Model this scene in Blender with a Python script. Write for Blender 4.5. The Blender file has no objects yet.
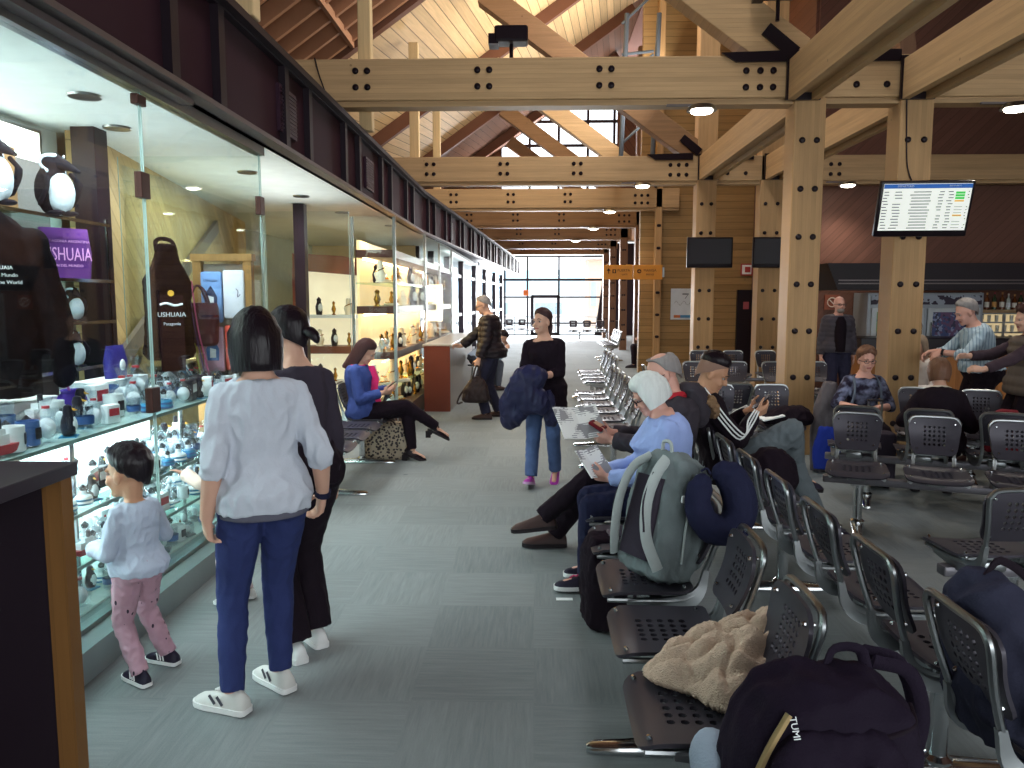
import bpy, bmesh, math, random
from mathutils import Vector as V, Matrix, noise
random.seed(7)
SC = bpy.context.scene
COL = SC.collection
PI = math.pi
R = math.radians

# ---------------------------------------------------------------- materials
def lin(h):
    h = h.lstrip('#')
    o = []
    for i in (0, 2, 4):
        c = int(h[i:i+2], 16)/255
        o.append(c/12.92 if c <= .04045 else ((c+.055)/1.055)**2.4)
    return o + [1]

class NT:
    def __init__(s, name):
        s.m = bpy.data.materials.new(name); s.m.use_nodes = True
        s.t = s.m.node_tree; s.b = s.t.nodes['Principled BSDF']; s.out = s.t.nodes['Material Output']
    def n(s, typ, **kw):
        x = s.t.nodes.new(typ)
        for k, v in kw.items():
            if k.startswith('i_'):
                k = k[2:]; k = int(k) if k.isdigit() else k
                x.inputs[k].default_value = v
            else: setattr(x, k, v)
        return x
    def l(s, a, b): s.t.links.new(a, b)
    def math(s, op, a, b=None):
        x = s.n('ShaderNodeMath', operation=op)
        for i, q in enumerate((a, b)):
            if q is None: continue
            if isinstance(q, (int, float)): x.inputs[i].default_value = q
            else: s.l(q, x.inputs[i])
        return x.outputs[0]
    def mix(s, f, a, b, mode='MIX'):
        x = s.n('ShaderNodeMix', data_type='RGBA', blend_type=mode)
        for i, q in ((0, f), (6, a), (7, b)):
            if isinstance(q, (int, float, list, tuple)): x.inputs[i].default_value = q
            else: s.l(q, x.inputs[i])
        return x.outputs[2]
    def coord(s, kind='Object'):
        return s.n('ShaderNodeTexCoord').outputs[kind]
    def dot(s, v, w):
        x = s.n('ShaderNodeVectorMath', operation='DOT_PRODUCT'); s.l(v, x.inputs[0]); x.inputs[1].default_value = w
        return x.outputs['Value']

CACHE = {}
def mat(name, hexc, rough=.6, metal=0, var=.12, vs=6, bump=0, bs=60, emit=0, stretch=None, spec=.4, sheen=0):
    if name in CACHE: return CACHE[name]
    k = NT(name); c = lin(hexc)
    co = k.coord()
    if stretch:
        mp = k.n('ShaderNodeMapping'); mp.inputs['Scale'].default_value = stretch; k.l(co, mp.inputs[0]); co = mp.outputs[0]
    no = k.n('ShaderNodeTexNoise', i_Scale=vs, i_Detail=4); k.l(co, no.inputs['Vector'])
    d = [x*(1-var) for x in c[:3]] + [1]; e = [min(1, x*(1+var)) for x in c[:3]] + [1]
    col = k.mix(no.outputs['Fac'], d, e)
    k.l(col, k.b.inputs['Base Color'])
    k.b.inputs['Roughness'].default_value = rough; k.b.inputs['Metallic'].default_value = metal
    k.b.inputs['Specular IOR Level'].default_value = spec
    if sheen: k.b.inputs['Sheen Weight'].default_value = sheen
    if bump:
        n2 = k.n('ShaderNodeTexNoise', i_Scale=bs, i_Detail=3); k.l(co, n2.inputs['Vector'])
        bp = k.n('ShaderNodeBump', i_Strength=bump, i_Distance=.01); k.l(n2.outputs['Fac'], bp.inputs['Height'])
        k.l(bp.outputs[0], k.b.inputs['Normal'])
    if emit:
        k.l(col, k.b.inputs['Emission Color']); k.b.inputs['Emission Strength'].default_value = emit
    CACHE[name] = k.m
    return k.m

def planks(name, hexc, width, u, g, gap=.06, var=.16, line=.35, rough=.55, knots=True):
    """boards: index along unit vector u, grain along g"""
    if name in CACHE: return CACHE[name]
    k = NT(name); c = lin(hexc); co = k.coord()
    uu = k.math('DIVIDE', k.dot(co, u), width)
    idx = k.math('FLOOR', uu); fr = k.math('FRACT', uu)
    wn = k.n('ShaderNodeTexWhiteNoise', noise_dimensions='1D'); k.l(idx, wn.inputs['W'])
    gv = k.n('ShaderNodeCombineXYZ')
    k.l(k.math('MULTIPLY', k.dot(co, u), 26), gv.inputs[0]); k.l(k.math('MULTIPLY', k.dot(co, g), 1.6), gv.inputs[1]); k.l(k.math('MULTIPLY', idx, 3.7), gv.inputs[2])
    no = k.n('ShaderNodeTexNoise', i_Scale=1.0, i_Detail=5, i_Roughness=.6); k.l(gv.outputs[0], no.inputs['Vector'])
    col = k.mix(wn.outputs['Value'], [x*(1-var) for x in c[:3]]+[1], [min(1, x*(1+var)) for x in c[:3]]+[1])
    gr = k.math('ADD', .72, k.math('MULTIPLY', no.outputs['Fac'], .55))
    gc = k.n('ShaderNodeCombineColor')
    for i in range(3): k.l(gr, gc.inputs[i])
    col = k.mix(1.0, col, gc.outputs[0], 'MULTIPLY')
    lo = k.math('LESS_THAN', fr, gap)
    col = k.mix(lo, col, [x*line for x in c[:3]]+[1])
    if knots:
        vo = k.n('ShaderNodeTexVoronoi', i_Scale=2.6); k.l(co, vo.inputs['Vector'])
        kn = k.math('LESS_THAN', vo.outputs['Distance'], .035)
        col = k.mix(k.math('MULTIPLY', kn, .6), col, [x*.35 for x in c[:3]]+[1])
    k.l(col, k.b.inputs['Base Color']); k.b.inputs['Roughness'].default_value = rough
    k.b.inputs['Specular IOR Level'].default_value = .25
    bp = k.n('ShaderNodeBump', i_Strength=.5, i_Distance=.01); k.l(k.math('SUBTRACT', 1, lo), bp.inputs['Height']); k.l(bp.outputs[0], k.b.inputs['Normal'])
    CACHE[name] = k.m
    return k.m

X_, Y_, Z_ = (1, 0, 0), (0, 1, 0), (0, 0, 1)
def glulam(name, hexc, u, g): return planks(name, hexc, .045, u, g, gap=.05, var=.07, line=.8)

def glass(name, tint=(.93, .97, .96), refl=.10, rough=.02, cap=.12):
    if name in CACHE: return CACHE[name]
    k = NT(name); k.t.nodes.remove(k.b)
    tr = k.n('ShaderNodeBsdfTransparent', i_0=(*tint, 1)); gl = k.n('ShaderNodeBsdfGlossy'); gl.inputs['Roughness'].default_value = rough
    lw = k.n('ShaderNodeLayerWeight', i_Blend=.25)
    f = k.math('ADD', k.math('MULTIPLY', lw.outputs['Fresnel'], .45), refl*.35)
    f = k.math('MINIMUM', f, cap)
    mx = k.n('ShaderNodeMixShader'); k.l(f, mx.inputs[0]); k.l(tr.outputs[0], mx.inputs[1]); k.l(gl.outputs[0], mx.inputs[2])
    k.l(mx.outputs[0], k.out.inputs[0])
    CACHE[name] = k.m
    return k.m

def emis(name, hexc, s):
    if name in CACHE: return CACHE[name]
    k = NT(name); c = lin(hexc)
    k.b.inputs['Base Color'].default_value = c; k.b.inputs['Emission Color'].default_value = c; k.b.inputs['Emission Strength'].default_value = s
    CACHE[name] = k.m
    return k.m

def carpet():
    k = NT('carpet'); co = k.coord(); T = .5
    ix = k.math('FLOOR', k.math('DIVIDE', k.dot(co, X_), T)); iy = k.math('FLOOR', k.math('DIVIDE', k.dot(co, Y_), T))
    par = k.math('MODULO', k.math('ABSOLUTE', k.math('ADD', ix, iy)), 2.0)
    def str_(ax, ay, sx, sy):
        gv = k.n('ShaderNodeCombineXYZ'); k.l(k.math('MULTIPLY', k.dot(co, X_), sx), gv.inputs[0]); k.l(k.math('MULTIPLY', k.dot(co, Y_), sy), gv.inputs[1])
        k.l(k.math('ADD', ix, k.math('MULTIPLY', iy, 7.3)), gv.inputs[2])
        no = k.n('ShaderNodeTexNoise', i_Scale=1, i_Detail=4, i_Roughness=.7); k.l(gv.outputs[0], no.inputs['Vector'])
        return no.outputs['Fac']
    a = str_(0, 0, 4, 60); b = str_(0, 0, 60, 4)
    s = k.math('ADD', k.math('MULTIPLY', a, par), k.math('MULTIPLY', b, k.math('SUBTRACT', 1, par)))
    wn = k.n('ShaderNodeTexWhiteNoise', noise_dimensions='2D')
    cv = k.n('ShaderNodeCombineXYZ'); k.l(ix, cv.inputs[0]); k.l(iy, cv.inputs[1]); k.l(cv.outputs[0], wn.inputs['Vector'])
    big = k.n('ShaderNodeTexNoise', i_Scale=.7, i_Detail=3); k.l(co, big.inputs['Vector'])
    fine = k.n('ShaderNodeTexNoise', i_Scale=220, i_Detail=2); k.l(co, fine.inputs['Vector'])
    f = k.math('ADD', k.math('MULTIPLY', s, .8), k.math('MULTIPLY', wn.outputs['Value'], .16))
    f = k.math('ADD', f, k.math('MULTIPLY', big.outputs['Fac'], .25)); f = k.math('SUBTRACT', f, .12)
    f = k.math('ADD', f, k.math('MULTIPLY', k.math('SUBTRACT', fine.outputs['Fac'], .5), .5))
    col = k.mix(f, lin('#595f61'), lin('#878c8b'))
    sp = k.n('ShaderNodeTexVoronoi', i_Scale=1.3); k.l(co, sp.inputs['Vector'])
    col = k.mix(k.math('MULTIPLY', k.math('LESS_THAN', sp.outputs['Distance'], .03), .5), col, lin('#3c3d40'))
    k.l(col, k.b.inputs['Base Color']); k.b.inputs['Roughness'].default_value = .85; k.b.inputs['Specular IOR Level'].default_value = .25
    bp = k.n('ShaderNodeBump', i_Strength=.25, i_Distance=.004); k.l(f, bp.inputs['Height']); k.l(bp.outputs[0], k.b.inputs['Normal'])
    return k.m

# ---------------------------------------------------------------- mesh builder
def frame(d, hint=(0, 0, 1)):
    d = V(d).normalized(); h = V(hint)
    if abs(d.dot(h.normalized())) > .98: h = V((0, 1, 0)) if abs(d.y) < .9 else V((1, 0, 0))
    x = d.cross(h).normalized(); y = x.cross(d).normalized()
    return x, y, d            # side, up, forward

class MB:
    def __init__(s): s.bm = bmesh.new()
    def face(s, vs, mi=0):
        try: f = s.bm.faces.new(vs); f.material_index = mi; return f
        except ValueError: return None
    def loft(s, rings, mi=0, cap=True, closed=True):
        vr = [[s.bm.verts.new(p) for p in r] for r in rings]
        n = len(vr[0])
        for a, b in zip(vr, vr[1:]):
            for i in range(n if closed else n-1):
                j = (i+1) % n
                s.face((a[i], a[j], b[j], b[i]), mi)
        if cap:
            s.face(vr[0][::-1], mi); s.face(vr[-1], mi)
        return vr
    def box(s, c, sz, mi=0, M=None, bev=0):
        c = V(c); h = V(sz)/2
        if bev:
            b = min(bev, min(h)*.9)
            def ring(z, e): 
                x, y = h.x-e, h.y-e
                o = []
                for sx, sy in ((1, 1), (-1, 1), (-1, -1), (1, -1)):
                    p = [(sx*x, sy*(y-b)), (sx*(x-b*.3), sy*(y-b*.3)), (sx*(x-b), sy*y)]
                    if sx*sy < 0: p.reverse()
                    o += p
                return [V((q[0], q[1], z)) for q in o]
            rs = [ring(-h.z, b), ring(-h.z+b*.3, b*.3), ring(-h.z+b, 0), ring(h.z-b, 0), ring(h.z-b*.3, b*.3), ring(h.z, b)]
        else:
            rs = [[V((h.x, h.y, z)), V((-h.x, h.y, z)), V((-h.x, -h.y, z)), V((h.x, -h.y, z))] for z in (-h.z, h.z)]
        if M is not None: rs = [[M @ p for p in r] for r in rs]
        s.loft([[p+c for p in r] for r in rs], mi)
        return s
    def bar(s, a, b, w, h, mi=0, up=(0, 0, 1), bev=0):
        a, b = V(a), V(b); x, y, d = frame(b-a, up)
        M = Matrix((x, d, y)).transposed()
        s.box((a+b)/2, (w, (b-a).length, h), mi, M, bev); return s
    def tube(s, pts, r, n=8, mi=0, cap=True, flat=1, hint=(0, 0, 1), round_=False):
        pts = [V(p) for p in pts]; m = len(pts)
        rr = r if isinstance(r, (list, tuple)) else [r]*m
        rings = []; x = None
        for i, p in enumerate(pts):
            d = (pts[min(i+1, m-1)]-pts[max(i-1, 0)])
            if d.length < 1e-9: d = V((0, 0, 1))
            d.normalize()
            if x is None: x, y, _ = frame(d, hint)
            else:
                x = (x - d*x.dot(d)).normalized(); y = x.cross(d)
            rings.append((p, x.copy(), y.copy(), d.copy(), rr[i]))
        o = []
        def rg(p, x, y, k): return [p + (x*math.cos(t)*flat + y*math.sin(t))*k for t in [2*PI*i/n for i in range(n)]]
        if round_:
            p, x, y, d, k = rings[0]
            for t in (80, 50, 25): o.append(rg(p - d*k*math.sin(R(t)), x, y, k*math.cos(R(t))))
        for p, x, y, d, k in rings: o.append(rg(p, x, y, k))
        if round_:
            p, x, y, d, k = rings[-1]
            for t in (25, 50, 80): o.append(rg(p + d*k*math.sin(R(t)), x, y, k*math.cos(R(t))))
        s.loft(o, mi, cap); return s
    def cap(s, a, b, ra, rb=None, n=10, mi=0):
        s.tube([a, V(a).lerp(V(b), .5), b], [ra, (ra+(rb or ra))/2, rb or ra], n, mi, round_=True); return s
    def ell(s, c, r, M=None, n=14, m=8, mi=0):
        c = V(c); r = V((r, r, r)) if isinstance(r, (int, float)) else V(r)
        rings = []
        for j in range(m+1):
            t = PI*(j+.02)/(m+.04) - PI/2
            q = [V((r.x*math.cos(t)*math.cos(2*PI*i/n), r.y*math.cos(t)*math.sin(2*PI*i/n), r.z*math.sin(t))) for i in range(n)]
            rings.append([(M @ p if M is not None else p)+c for p in q])
        s.loft(rings, mi); return s
    def lathe(s, prof, c=(0, 0, 0), n=16, mi=0, mis=None, cap=True):
        c = V(c)
        rings = [[c+V((r*math.cos(2*PI*i/n), r*math.sin(2*PI*i/n), z)) for i in range(n)] for r, z in prof]
        if mis is None: s.loft(rings, mi, cap)
        else:
            for i in range(len(rings)-1): s.loft(rings[i:i+2], mis[i], False)
            if cap: 
                s.face([s.bm.verts.new(p) for p in rings[0][::-1]], mis[0]); s.face([s.bm.verts.new(p) for p in rings[-1]], mis[-1])
        return s
    def prism(s, poly, y0, y1, mi=0, M=None, c=(0, 0, 0)):
        """poly in (x,z), extruded along y"""
        c = V(c)
        rs = [[V((p[0], y, p[1])) for p in poly] for y in (y0, y1)]
        if M is not None: rs = [[M @ p for p in r] for r in rs]
        s.loft([[p+c for p in r] for r in rs], mi); return s
    def quad(s, pts, mi=0):
        s.face([s.bm.verts.new(p) for p in pts], mi); return s
    def me(s, name, mats, smooth=None):
        bmesh.ops.recalc_face_normals(s.bm, faces=s.bm.faces)
        me = bpy.data.meshes.new(name); s.bm.to_mesh(me); s.bm.free()
        for m in (mats if isinstance(mats, (list, tuple)) else [mats]): me.materials.append(m)
        if smooth:
            me.polygons.foreach_set('use_smooth', [True]*len(me.polygons)); me.set_sharp_from_angle(angle=R(smooth))
        return me
    def build(s, name, mats, parent=None, smooth=None, loc=None, rotz=None, **kw):
        return link(name, s.me(name, mats, smooth), parent, loc, rotz, **kw)

def link(name, me, parent=None, loc=None, rotz=None, label=None, cat=None, group=None, kind=None):
    o = bpy.data.objects.new(name, me); COL.objects.link(o)
    if parent: o.parent = parent
    if loc is not None: o.location = loc
    if rotz is not None: o.rotation_euler = (0, 0, rotz)
    return tag(o, label, cat, group, kind)
def tag(o, label=None, cat=None, group=None, kind=None):
    for k, v in (('label', label), ('category', cat), ('group', group), ('kind', kind)):
        if v: o[k] = v
    return o
def thing(name, label, cat, loc=(0, 0, 0), rotz=0, group=None):
    o = bpy.data.objects.new(name, None); COL.objects.link(o); o.empty_display_size = .1
    o.location = loc; o.rotation_euler = (0, 0, rotz)
    return tag(o, label, cat, group)
def kids(o): return [c for c in ALLKIDS.get(o.name, [])] if False else list(o.children)
def dup(root, loc, rotz=None, label=None, group=None, scale=None, parent=None):
    r = root.copy(); COL.objects.link(r); r.location = loc
    if rotz is not None: r.rotation_euler = (0, 0, rotz)
    if scale: r.scale = (scale,)*3
    if label: r['label'] = label
    if group: r['group'] = group
    for ch in list(root.children):
        c = ch.copy(); COL.objects.link(c); c.parent = r
        for g in list(ch.children):
            d = g.copy(); COL.objects.link(d); d.parent = c
    return r
def struct(name, mb, m, smooth=None, **kw):
    return mb.build(name, m, smooth=smooth, kind='structure', **kw)
def text_mesh(txt, size, name, align='CENTER', ext=.001):
    cu = bpy.data.curves.new(name, 'FONT'); cu.body = txt; cu.size = size; cu.align_x = align; cu.align_y = 'CENTER'; cu.extrude = ext; cu.resolution_u = 2
    o = bpy.data.objects.new(name, cu); COL.objects.link(o)
    bpy.context.view_layer.update()
    me = bpy.data.meshes.new_from_object(o.evaluated_get(bpy.context.evaluated_depsgraph_get()))
    bpy.data.objects.remove(o); bpy.data.curves.remove(cu)
    return me
def lettering(txt, size, m, parent, M, name='lettering', align='CENTER', ext=.001):
    me = text_mesh(txt, size, name, align, ext); me.transform(M); me.materials.clear(); me.materials.append(m)
    return link(name, me, parent)
def MX(o, x, y):    # text placement: origin, text x axis, text y axis
    x = V(x).normalized(); y = V(y).normalized(); z = x.cross(y)
    m = Matrix((x, y, z)).transposed().to_4x4(); m.translation = V(o); return m
def spline(pts, n=6):
    pts = [V(p) for p in pts]; o = []
    P = [pts[0]*2-pts[1]] + pts + [pts[-1]*2-pts[-2]]
    for i in range(1, len(P)-2):
        a, b, c, d = P[i-1:i+3]
        for k in range(n):
            t = k/n
            o.append(.5*((2*b)+(c-a)*t+(2*a-5*b+4*c-d)*t*t+(3*b-a-3*c+d)*t**3))
    o.append(pts[-1]); return o
def remesh(mb, name, mats, voxel=.008, it=4, wr=0, wf=9, fac=.5, wrinkle=None):
    me = mb.me(name, mats)
    o = bpy.data.objects.new('tmp', me); COL.objects.link(o)
    m = o.modifiers.new('r', 'REMESH'); m.mode = 'VOXEL'; m.voxel_size = voxel; m.use_smooth_shade = True
    if it:
        m = o.modifiers.new('s', 'SMOOTH'); m.factor = fac; m.iterations = it
    bpy.context.view_layer.update()
    r = bpy.data.meshes.new_from_object(o.evaluated_get(bpy.context.evaluated_depsgraph_get()))
    bpy.data.objects.remove(o); bpy.data.meshes.remove(me)
    r.name = name
    r.materials.clear()
    for q in (mats if isinstance(mats, (list, tuple)) else [mats]): r.materials.append(q)
    if wr or wrinkle:
        NR = [v.normal.copy() for v in r.vertices]; CO = [v.co.copy() for v in r.vertices]; out = []
        for p, nn in zip(CO, NR):
            a = wr*(noise.noise(p*wf)*.7+1.1*(.35-abs(noise.noise(V((p.x*1.3, p.y*1.3, p.z*.9))*wf*1.7+V((5, 3, 1)))*1.6))) if wr else 0
            if wrinkle: a += wrinkle(p)
            out += list(p+nn*a)
        r.vertices.foreach_set('co', out); r.update()
    r.polygons.foreach_set('use_smooth', [True]*len(r.polygons))
    return r
# ---------------------------------------------------------------- palette
DK = mat('dark_maroon_metal', '#2f1b22', .65, 0, var=.1, spec=.15)
DKF = mat('near_black', '#1a0f18', .5)
BLK = mat('black_plastic', '#150c14', .35)
CHR = mat('chrome', '#c9cdcf', .18, 1, var=.03)
ALU = mat('aluminium', '#a9aeb0', .35, 1, var=.05)
WHT = mat('white_paint', '#dfe3e2', .6)
BOLT = mat('black_bolt', '#1b1018', .4, .3)
WX = glulam('glulam_beam_across', '#b3936c', Z_, X_)
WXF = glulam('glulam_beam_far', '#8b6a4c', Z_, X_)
WY = glulam('glulam_beam_along', '#b3926a', Z_, Y_)
WZ = glulam('glulam_column', '#b08c62', X_, Z_)
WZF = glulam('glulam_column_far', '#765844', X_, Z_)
s2 = .7071
SLOPE = .70; SL = math.hypot(1, SLOPE)
sx = V((1/SL, 0, SLOPE/SL))
du = sx*.13+V((0, .99, 0)); dg = sx*.99-V((0, .13, 0))      # du: grain, dg: across the boards
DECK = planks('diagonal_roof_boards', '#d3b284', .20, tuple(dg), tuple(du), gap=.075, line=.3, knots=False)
DECKD = planks('shaded_roof_boards', '#5d4030', .20, tuple(dg), tuple(du), gap=.07, line=.4, knots=False)  # same boards darkened, shade of the unlit far bay put into the colour
HPL = planks('horizontal_wall_boards', '#94754c', .15, Z_, X_, gap=.06, line=.42)
DPL = planks('diagonal_wall_boards', '#6b493d', .12, (s2, 0, -s2), (s2, 0, s2), gap=.06, line=.6, var=.1)
w = V((-.17, .985, 0))
SPL = planks('shop_wall_boards', '#c4a774', .13, tuple((w*.6+V((0, 0, .8)))), tuple(w*.8-V((0, 0, .6))), gap=.06, line=.5, knots=False)
GL = glass('clear_glass'); GLQ = glass('low_reflection_glass', (.95, .97, .95), .02, .02, .004); GLW = glass('window_glass', (.97, .98, 1), .05)

# ---------------------------------------------------------------- shell
mb = MB(); mb.box((3, 16.2, -.1), (18, 41, .2)); struct('floor', mb, carpet())
# roof deck: left slope up to the ridge, right slope down
def deck(name, y0, y1, m, xa=-4.6, xb=2.9, th=.12):
    mb = MB(); z = lambda x: 7.60+SLOPE*x
    mb.loft([[(x, y, z(x)), (x, y, z(x)+th)] for x in (xa, xb) for y in ()] or [[V((xa, y, z(xa))), V((xb, y, z(xb))), V((xb, y, z(xb)+th)), V((xa, y, z(xa)+th))] for y in (y0, y1)])
    return struct(name, mb, m)
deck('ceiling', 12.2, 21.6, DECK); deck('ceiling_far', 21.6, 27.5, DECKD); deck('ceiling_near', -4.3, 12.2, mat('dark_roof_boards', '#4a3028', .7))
mb = MB()
for i in range(26):                      # joists of the unlined bay, one roof structure
    y = 12.0-.5*i
    mb.bar((-4.5, y, 7.47-3.15), (2.8, y, 7.47+1.96), .07, .2)
for x in (-2.75, -.2): mb.bar((x, -4, 7.36+SLOPE*x), (x, 12.1, 7.36+SLOPE*x), .06, .12)
struct('ceiling_joists', mb, mat('joist_wood', '#a8795a', .6))
mb = MB()
mb.loft([[V((2.9, y, 9.6)), V((12.2, y, 4.2)), V((12.2, y, 4.32)), V((2.9, y, 9.72))] for y in (-4.3, 27.5)])
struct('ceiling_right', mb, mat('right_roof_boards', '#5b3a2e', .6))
mb = MB(); mb.box((2.4, 32, 4.35), (13, 9, .15)); struct('ceiling_end_hall', mb, mat('end_hall_boards', '#7b5433', .6))
mb = MB(); mb.box((3.95, 17.5, 4.8), (3.3, .2, 9.6)); mb.box((3.3, 21.6, 2.1), (.6, .2, 4.2)); struct('wall_plank', mb, HPL)
mb = MB(); mb.box((8.4, 14.0, 3.6), (7.2, .2, 7.2)); struct('wall_bar', mb, DPL)
mb = MB(); mb.box((4.85, 15.75, 3.6), (.2, 3.6, 7.2)); struct('wall_return', mb, DPL)
mb = MB(); mb.box((12.1, 5, 2.4), (.2, 18.6, 4.8)); struct('wall_right', mb, mat('right_wall_boards', '#5a3c34', .7))
mb = MB(); mb.box((5.7, 27, 2.2), (.2, 19.2, 4.4)); struct('wall_end_right', mb, DPL)
mb = MB(); mb.box((-4.75, 16.2, 2.3), (.2, 41, 4.6)); struct('wall_left', mb, mat('left_wall_paint', '#9aa6a2', .7))
mb = MB(); mb.box((3, -4.3, 7), (18, .2, 6)); mb.box((-2.6, -4.3, 2), (4.6, .2, 4)); struct('wall_back', mb, mat('back_wall_boards', '#7d6650', .7))

# transverse frames ------------------------------------------------------
PL = [8.16, 13.4, 17.2, 21.2, 25.5, 29.8, 33.6]
CX = [(2.555, 2.875), (2.70, 3.03), (2.60, 2.74), (2.68, 2.92), (2.74, 2.98), (2.82, 3.06), (2.90, 3.14)]
def bolts(mb, pts, y, r=.033):
    for x, z in pts:
        mb.tube([(x, y+.01, z), (x, y-.012, z), (x, y-.022, z)], [r, r, r*.6], 10)
PLW = ['nearest', 'second', 'third', 'fourth', 'fifth', 'sixth', 'farthest']
for i, y in enumerate(PL):
    t = thing('tie_beam', f'{PLW[i]} horizontal glulam tie beam across the hall with black bolt heads', 'beam', (0, y, 3.62 if i == 0 else 3.58))
    far = i > 2
    xr = 11.9 if i < 2 else 3.1
    mb = MB(); mb.box(((xr-3.3)/2, .14, .225), (xr+3.3, .28, .41), bev=.012); mb.box(((xr-3.3)/2, .14, -.005), (xr+3.3, .2, .06))
    mb.build('timber', WXF if far else WX, t)
    mb = MB()
    for bx in (-1.77, -.53, .70):
        bolts(mb, [(bx+dx, dz) for dx in (-.06, .06) for dz in (.15, .31)], 0)
    xx = CX[i][0]
    bolts(mb, [(xx-.45+dx, dz) for dx in (0, .14, .27) for dz in (.12, .28)], 0)
    if i < 2: bolts(mb, [(4.9+dx, dz) for dx in (0, .14) for dz in (.12, .28)], 0); bolts(mb, [(3.2, .14), (3.5, .14)], 0)
    mb.build('bolt_heads', BOLT, t, 60)
    if i < 2:
        mb = MB(); mb.prism([(1.85, .45), (2.0, .36), (2.62, .36), (2.62, .47)], -.03, .0); mb.prism([(3.1, .36), (3.62, .36), (3.62, .47), (3.0, .47)], -.03, 0); mb.build('steel_plate', BOLT, t)
def column(x0, x1, y, top, m, label, d=.3, zb=0, bl=True):
    t = thing('timber_column', label, 'column', ((x0+x1)/2, y, zb))
    mb = MB(); mb.box((0, d/2, (top-zb)/2), (x1-x0, d, top-zb), bev=.01); mb.build('post', m, t)
    if bl:
        mb = MB(); wdt = (x1-x0)/2-.085
        z = .34
        while z < min(top, 3.45)-zb:
            bolts(mb, [(-wdt, z), (wdt, z)], 0, .031); z += .48
        mb.build('bolt_heads', BOLT, t, 60)
    return t
WZL = glulam('glulam_column_light', '#cdb083', X_, Z_)
column(2.60, 2.915, 8.16, 3.64, WZ, 'thick timber column nearest the seats, left of the departures screen')
column(3.65, 3.98, 8.16, 3.64, WZ, 'thick timber column that carries the lit departures screen')
column(2.70, 3.03, 13.4, 8.2, WZ, 'timber column behind the left black television')
column(3.76, 4.13, 13.4, 8.2, WZ, 'timber column behind the right black television')
for i in range(2, 7):
    column(CX[i][0], CX[i][1], PL[i], 8.2 if i < 4 else 4.3, WZ if i < 3 else WZF, ['', '', 'pale timber post at the plank wall corner beside the orange sign', 'narrow timber post just behind the plank wall corner', 'brown timber column third from the plank wall corner', 'brown timber column fourth from the plank wall corner', 'brown timber column last before the end window'][i])
for x, y, w_, lb in ((-1.86, 5.1, .15, 'pale vertical timber strut above the shop fascia nearest the camera'), (-1.80, 8.46, .135, 'pale vertical timber strut bolted behind the nearest tie beam'), (-2.08, 13.7, .16, 'pale vertical timber strut behind the second tie beam'), (-2.17, 17.5, .16, 'pale vertical timber strut behind the third tie beam')):
    column(x-w_/2, x+w_/2, y, 7.42+SLOPE*x, WZL, lb, d=.14, zb=3.41, bl=False)
# rafters under the left slope and the crossing braces
for i, y in enumerate([12.2, 17.3, 21.6, 25.6]):
    zf = lambda x: 7.44+SLOPE*x
    t = thing('rafter', f'{PLW[i]} sloping brown rafter under the roof boards', 'rafter', (0, y, 0))
    mb = MB(); mb.bar((-4.4, 0, zf(-4.4)), (2.6, 0, zf(2.6)), .16, .26); mb.build('timber', mat('rafter_wood', '#6d4837', .6), t)
for i, y in enumerate(PL[:5]):
    xe = CX[i][0]+.15
    t = thing('diagonal_brace', f'{PLW[i]} diagonal timber brace rising leftwards above its tie beam', 'brace', (0, y, 0))
    w_ = .46 if i == 0 else .36; L = xe-.1-(4.02+.73*(xe-.1)-7.25)/1.43
    if i == 0: L = 2.0
    mb = MB(); mb.bar((xe-.1, .14, 4.02), (xe-.1-L, .14, 4.02+L*.73), .26, w_, bev=.01); mb.build('timber', WXF if i == 1 or i > 2 else WX, t)
    mb = MB(); mb.bar((xe-.12, .0, 4.06), (xe-.42, .0, 4.3), .05, .13); mb.build('steel_plate', BOLT, t)
# longitudinal beams between the column planes
for k, (x, ya, yb, lb) in enumerate([(2.66, 1.5, 8.1, 'long glulam beam running toward the camera from the left column'), (3.78, 1.5, 8.1, 'long glulam beam running toward the camera from the screen column'),
        (2.86, 8.44, 13.3, 'long glulam beam between the left column and the left television column'), (3.95, 8.44, 13.3, 'long glulam beam between the screen column and the right television column')]):
    t = thing('long_beam', lb, 'beam', (x, ya, 3.58))
    L = yb-ya
    mb = MB(); mb.box((0, L/2, .25), (.3, L, .32), bev=.01); mb.box((-.115, L/2, .06), (.07, L, .08)); mb.box((.115, L/2, .06), (.07, L, .08)); mb.build('timber', WY, t)
    mb = MB(); mb.box((0, L+.005, .23), (.34, .03, .42)); mb.build('end_plate', BOLT, t)
mb = MB()
for yy in (5.5, 10.8):
    for xx in (5.0, 7.2): mb.bar((xx, yy, 3.6), (xx-.5, yy, 7.4), .2, .25)
    mb.bar((2.9, yy, 9.1), (8.5, yy, 6.0), .2, .3)
struct('ceiling_right_struts', mb, WZF)

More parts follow.
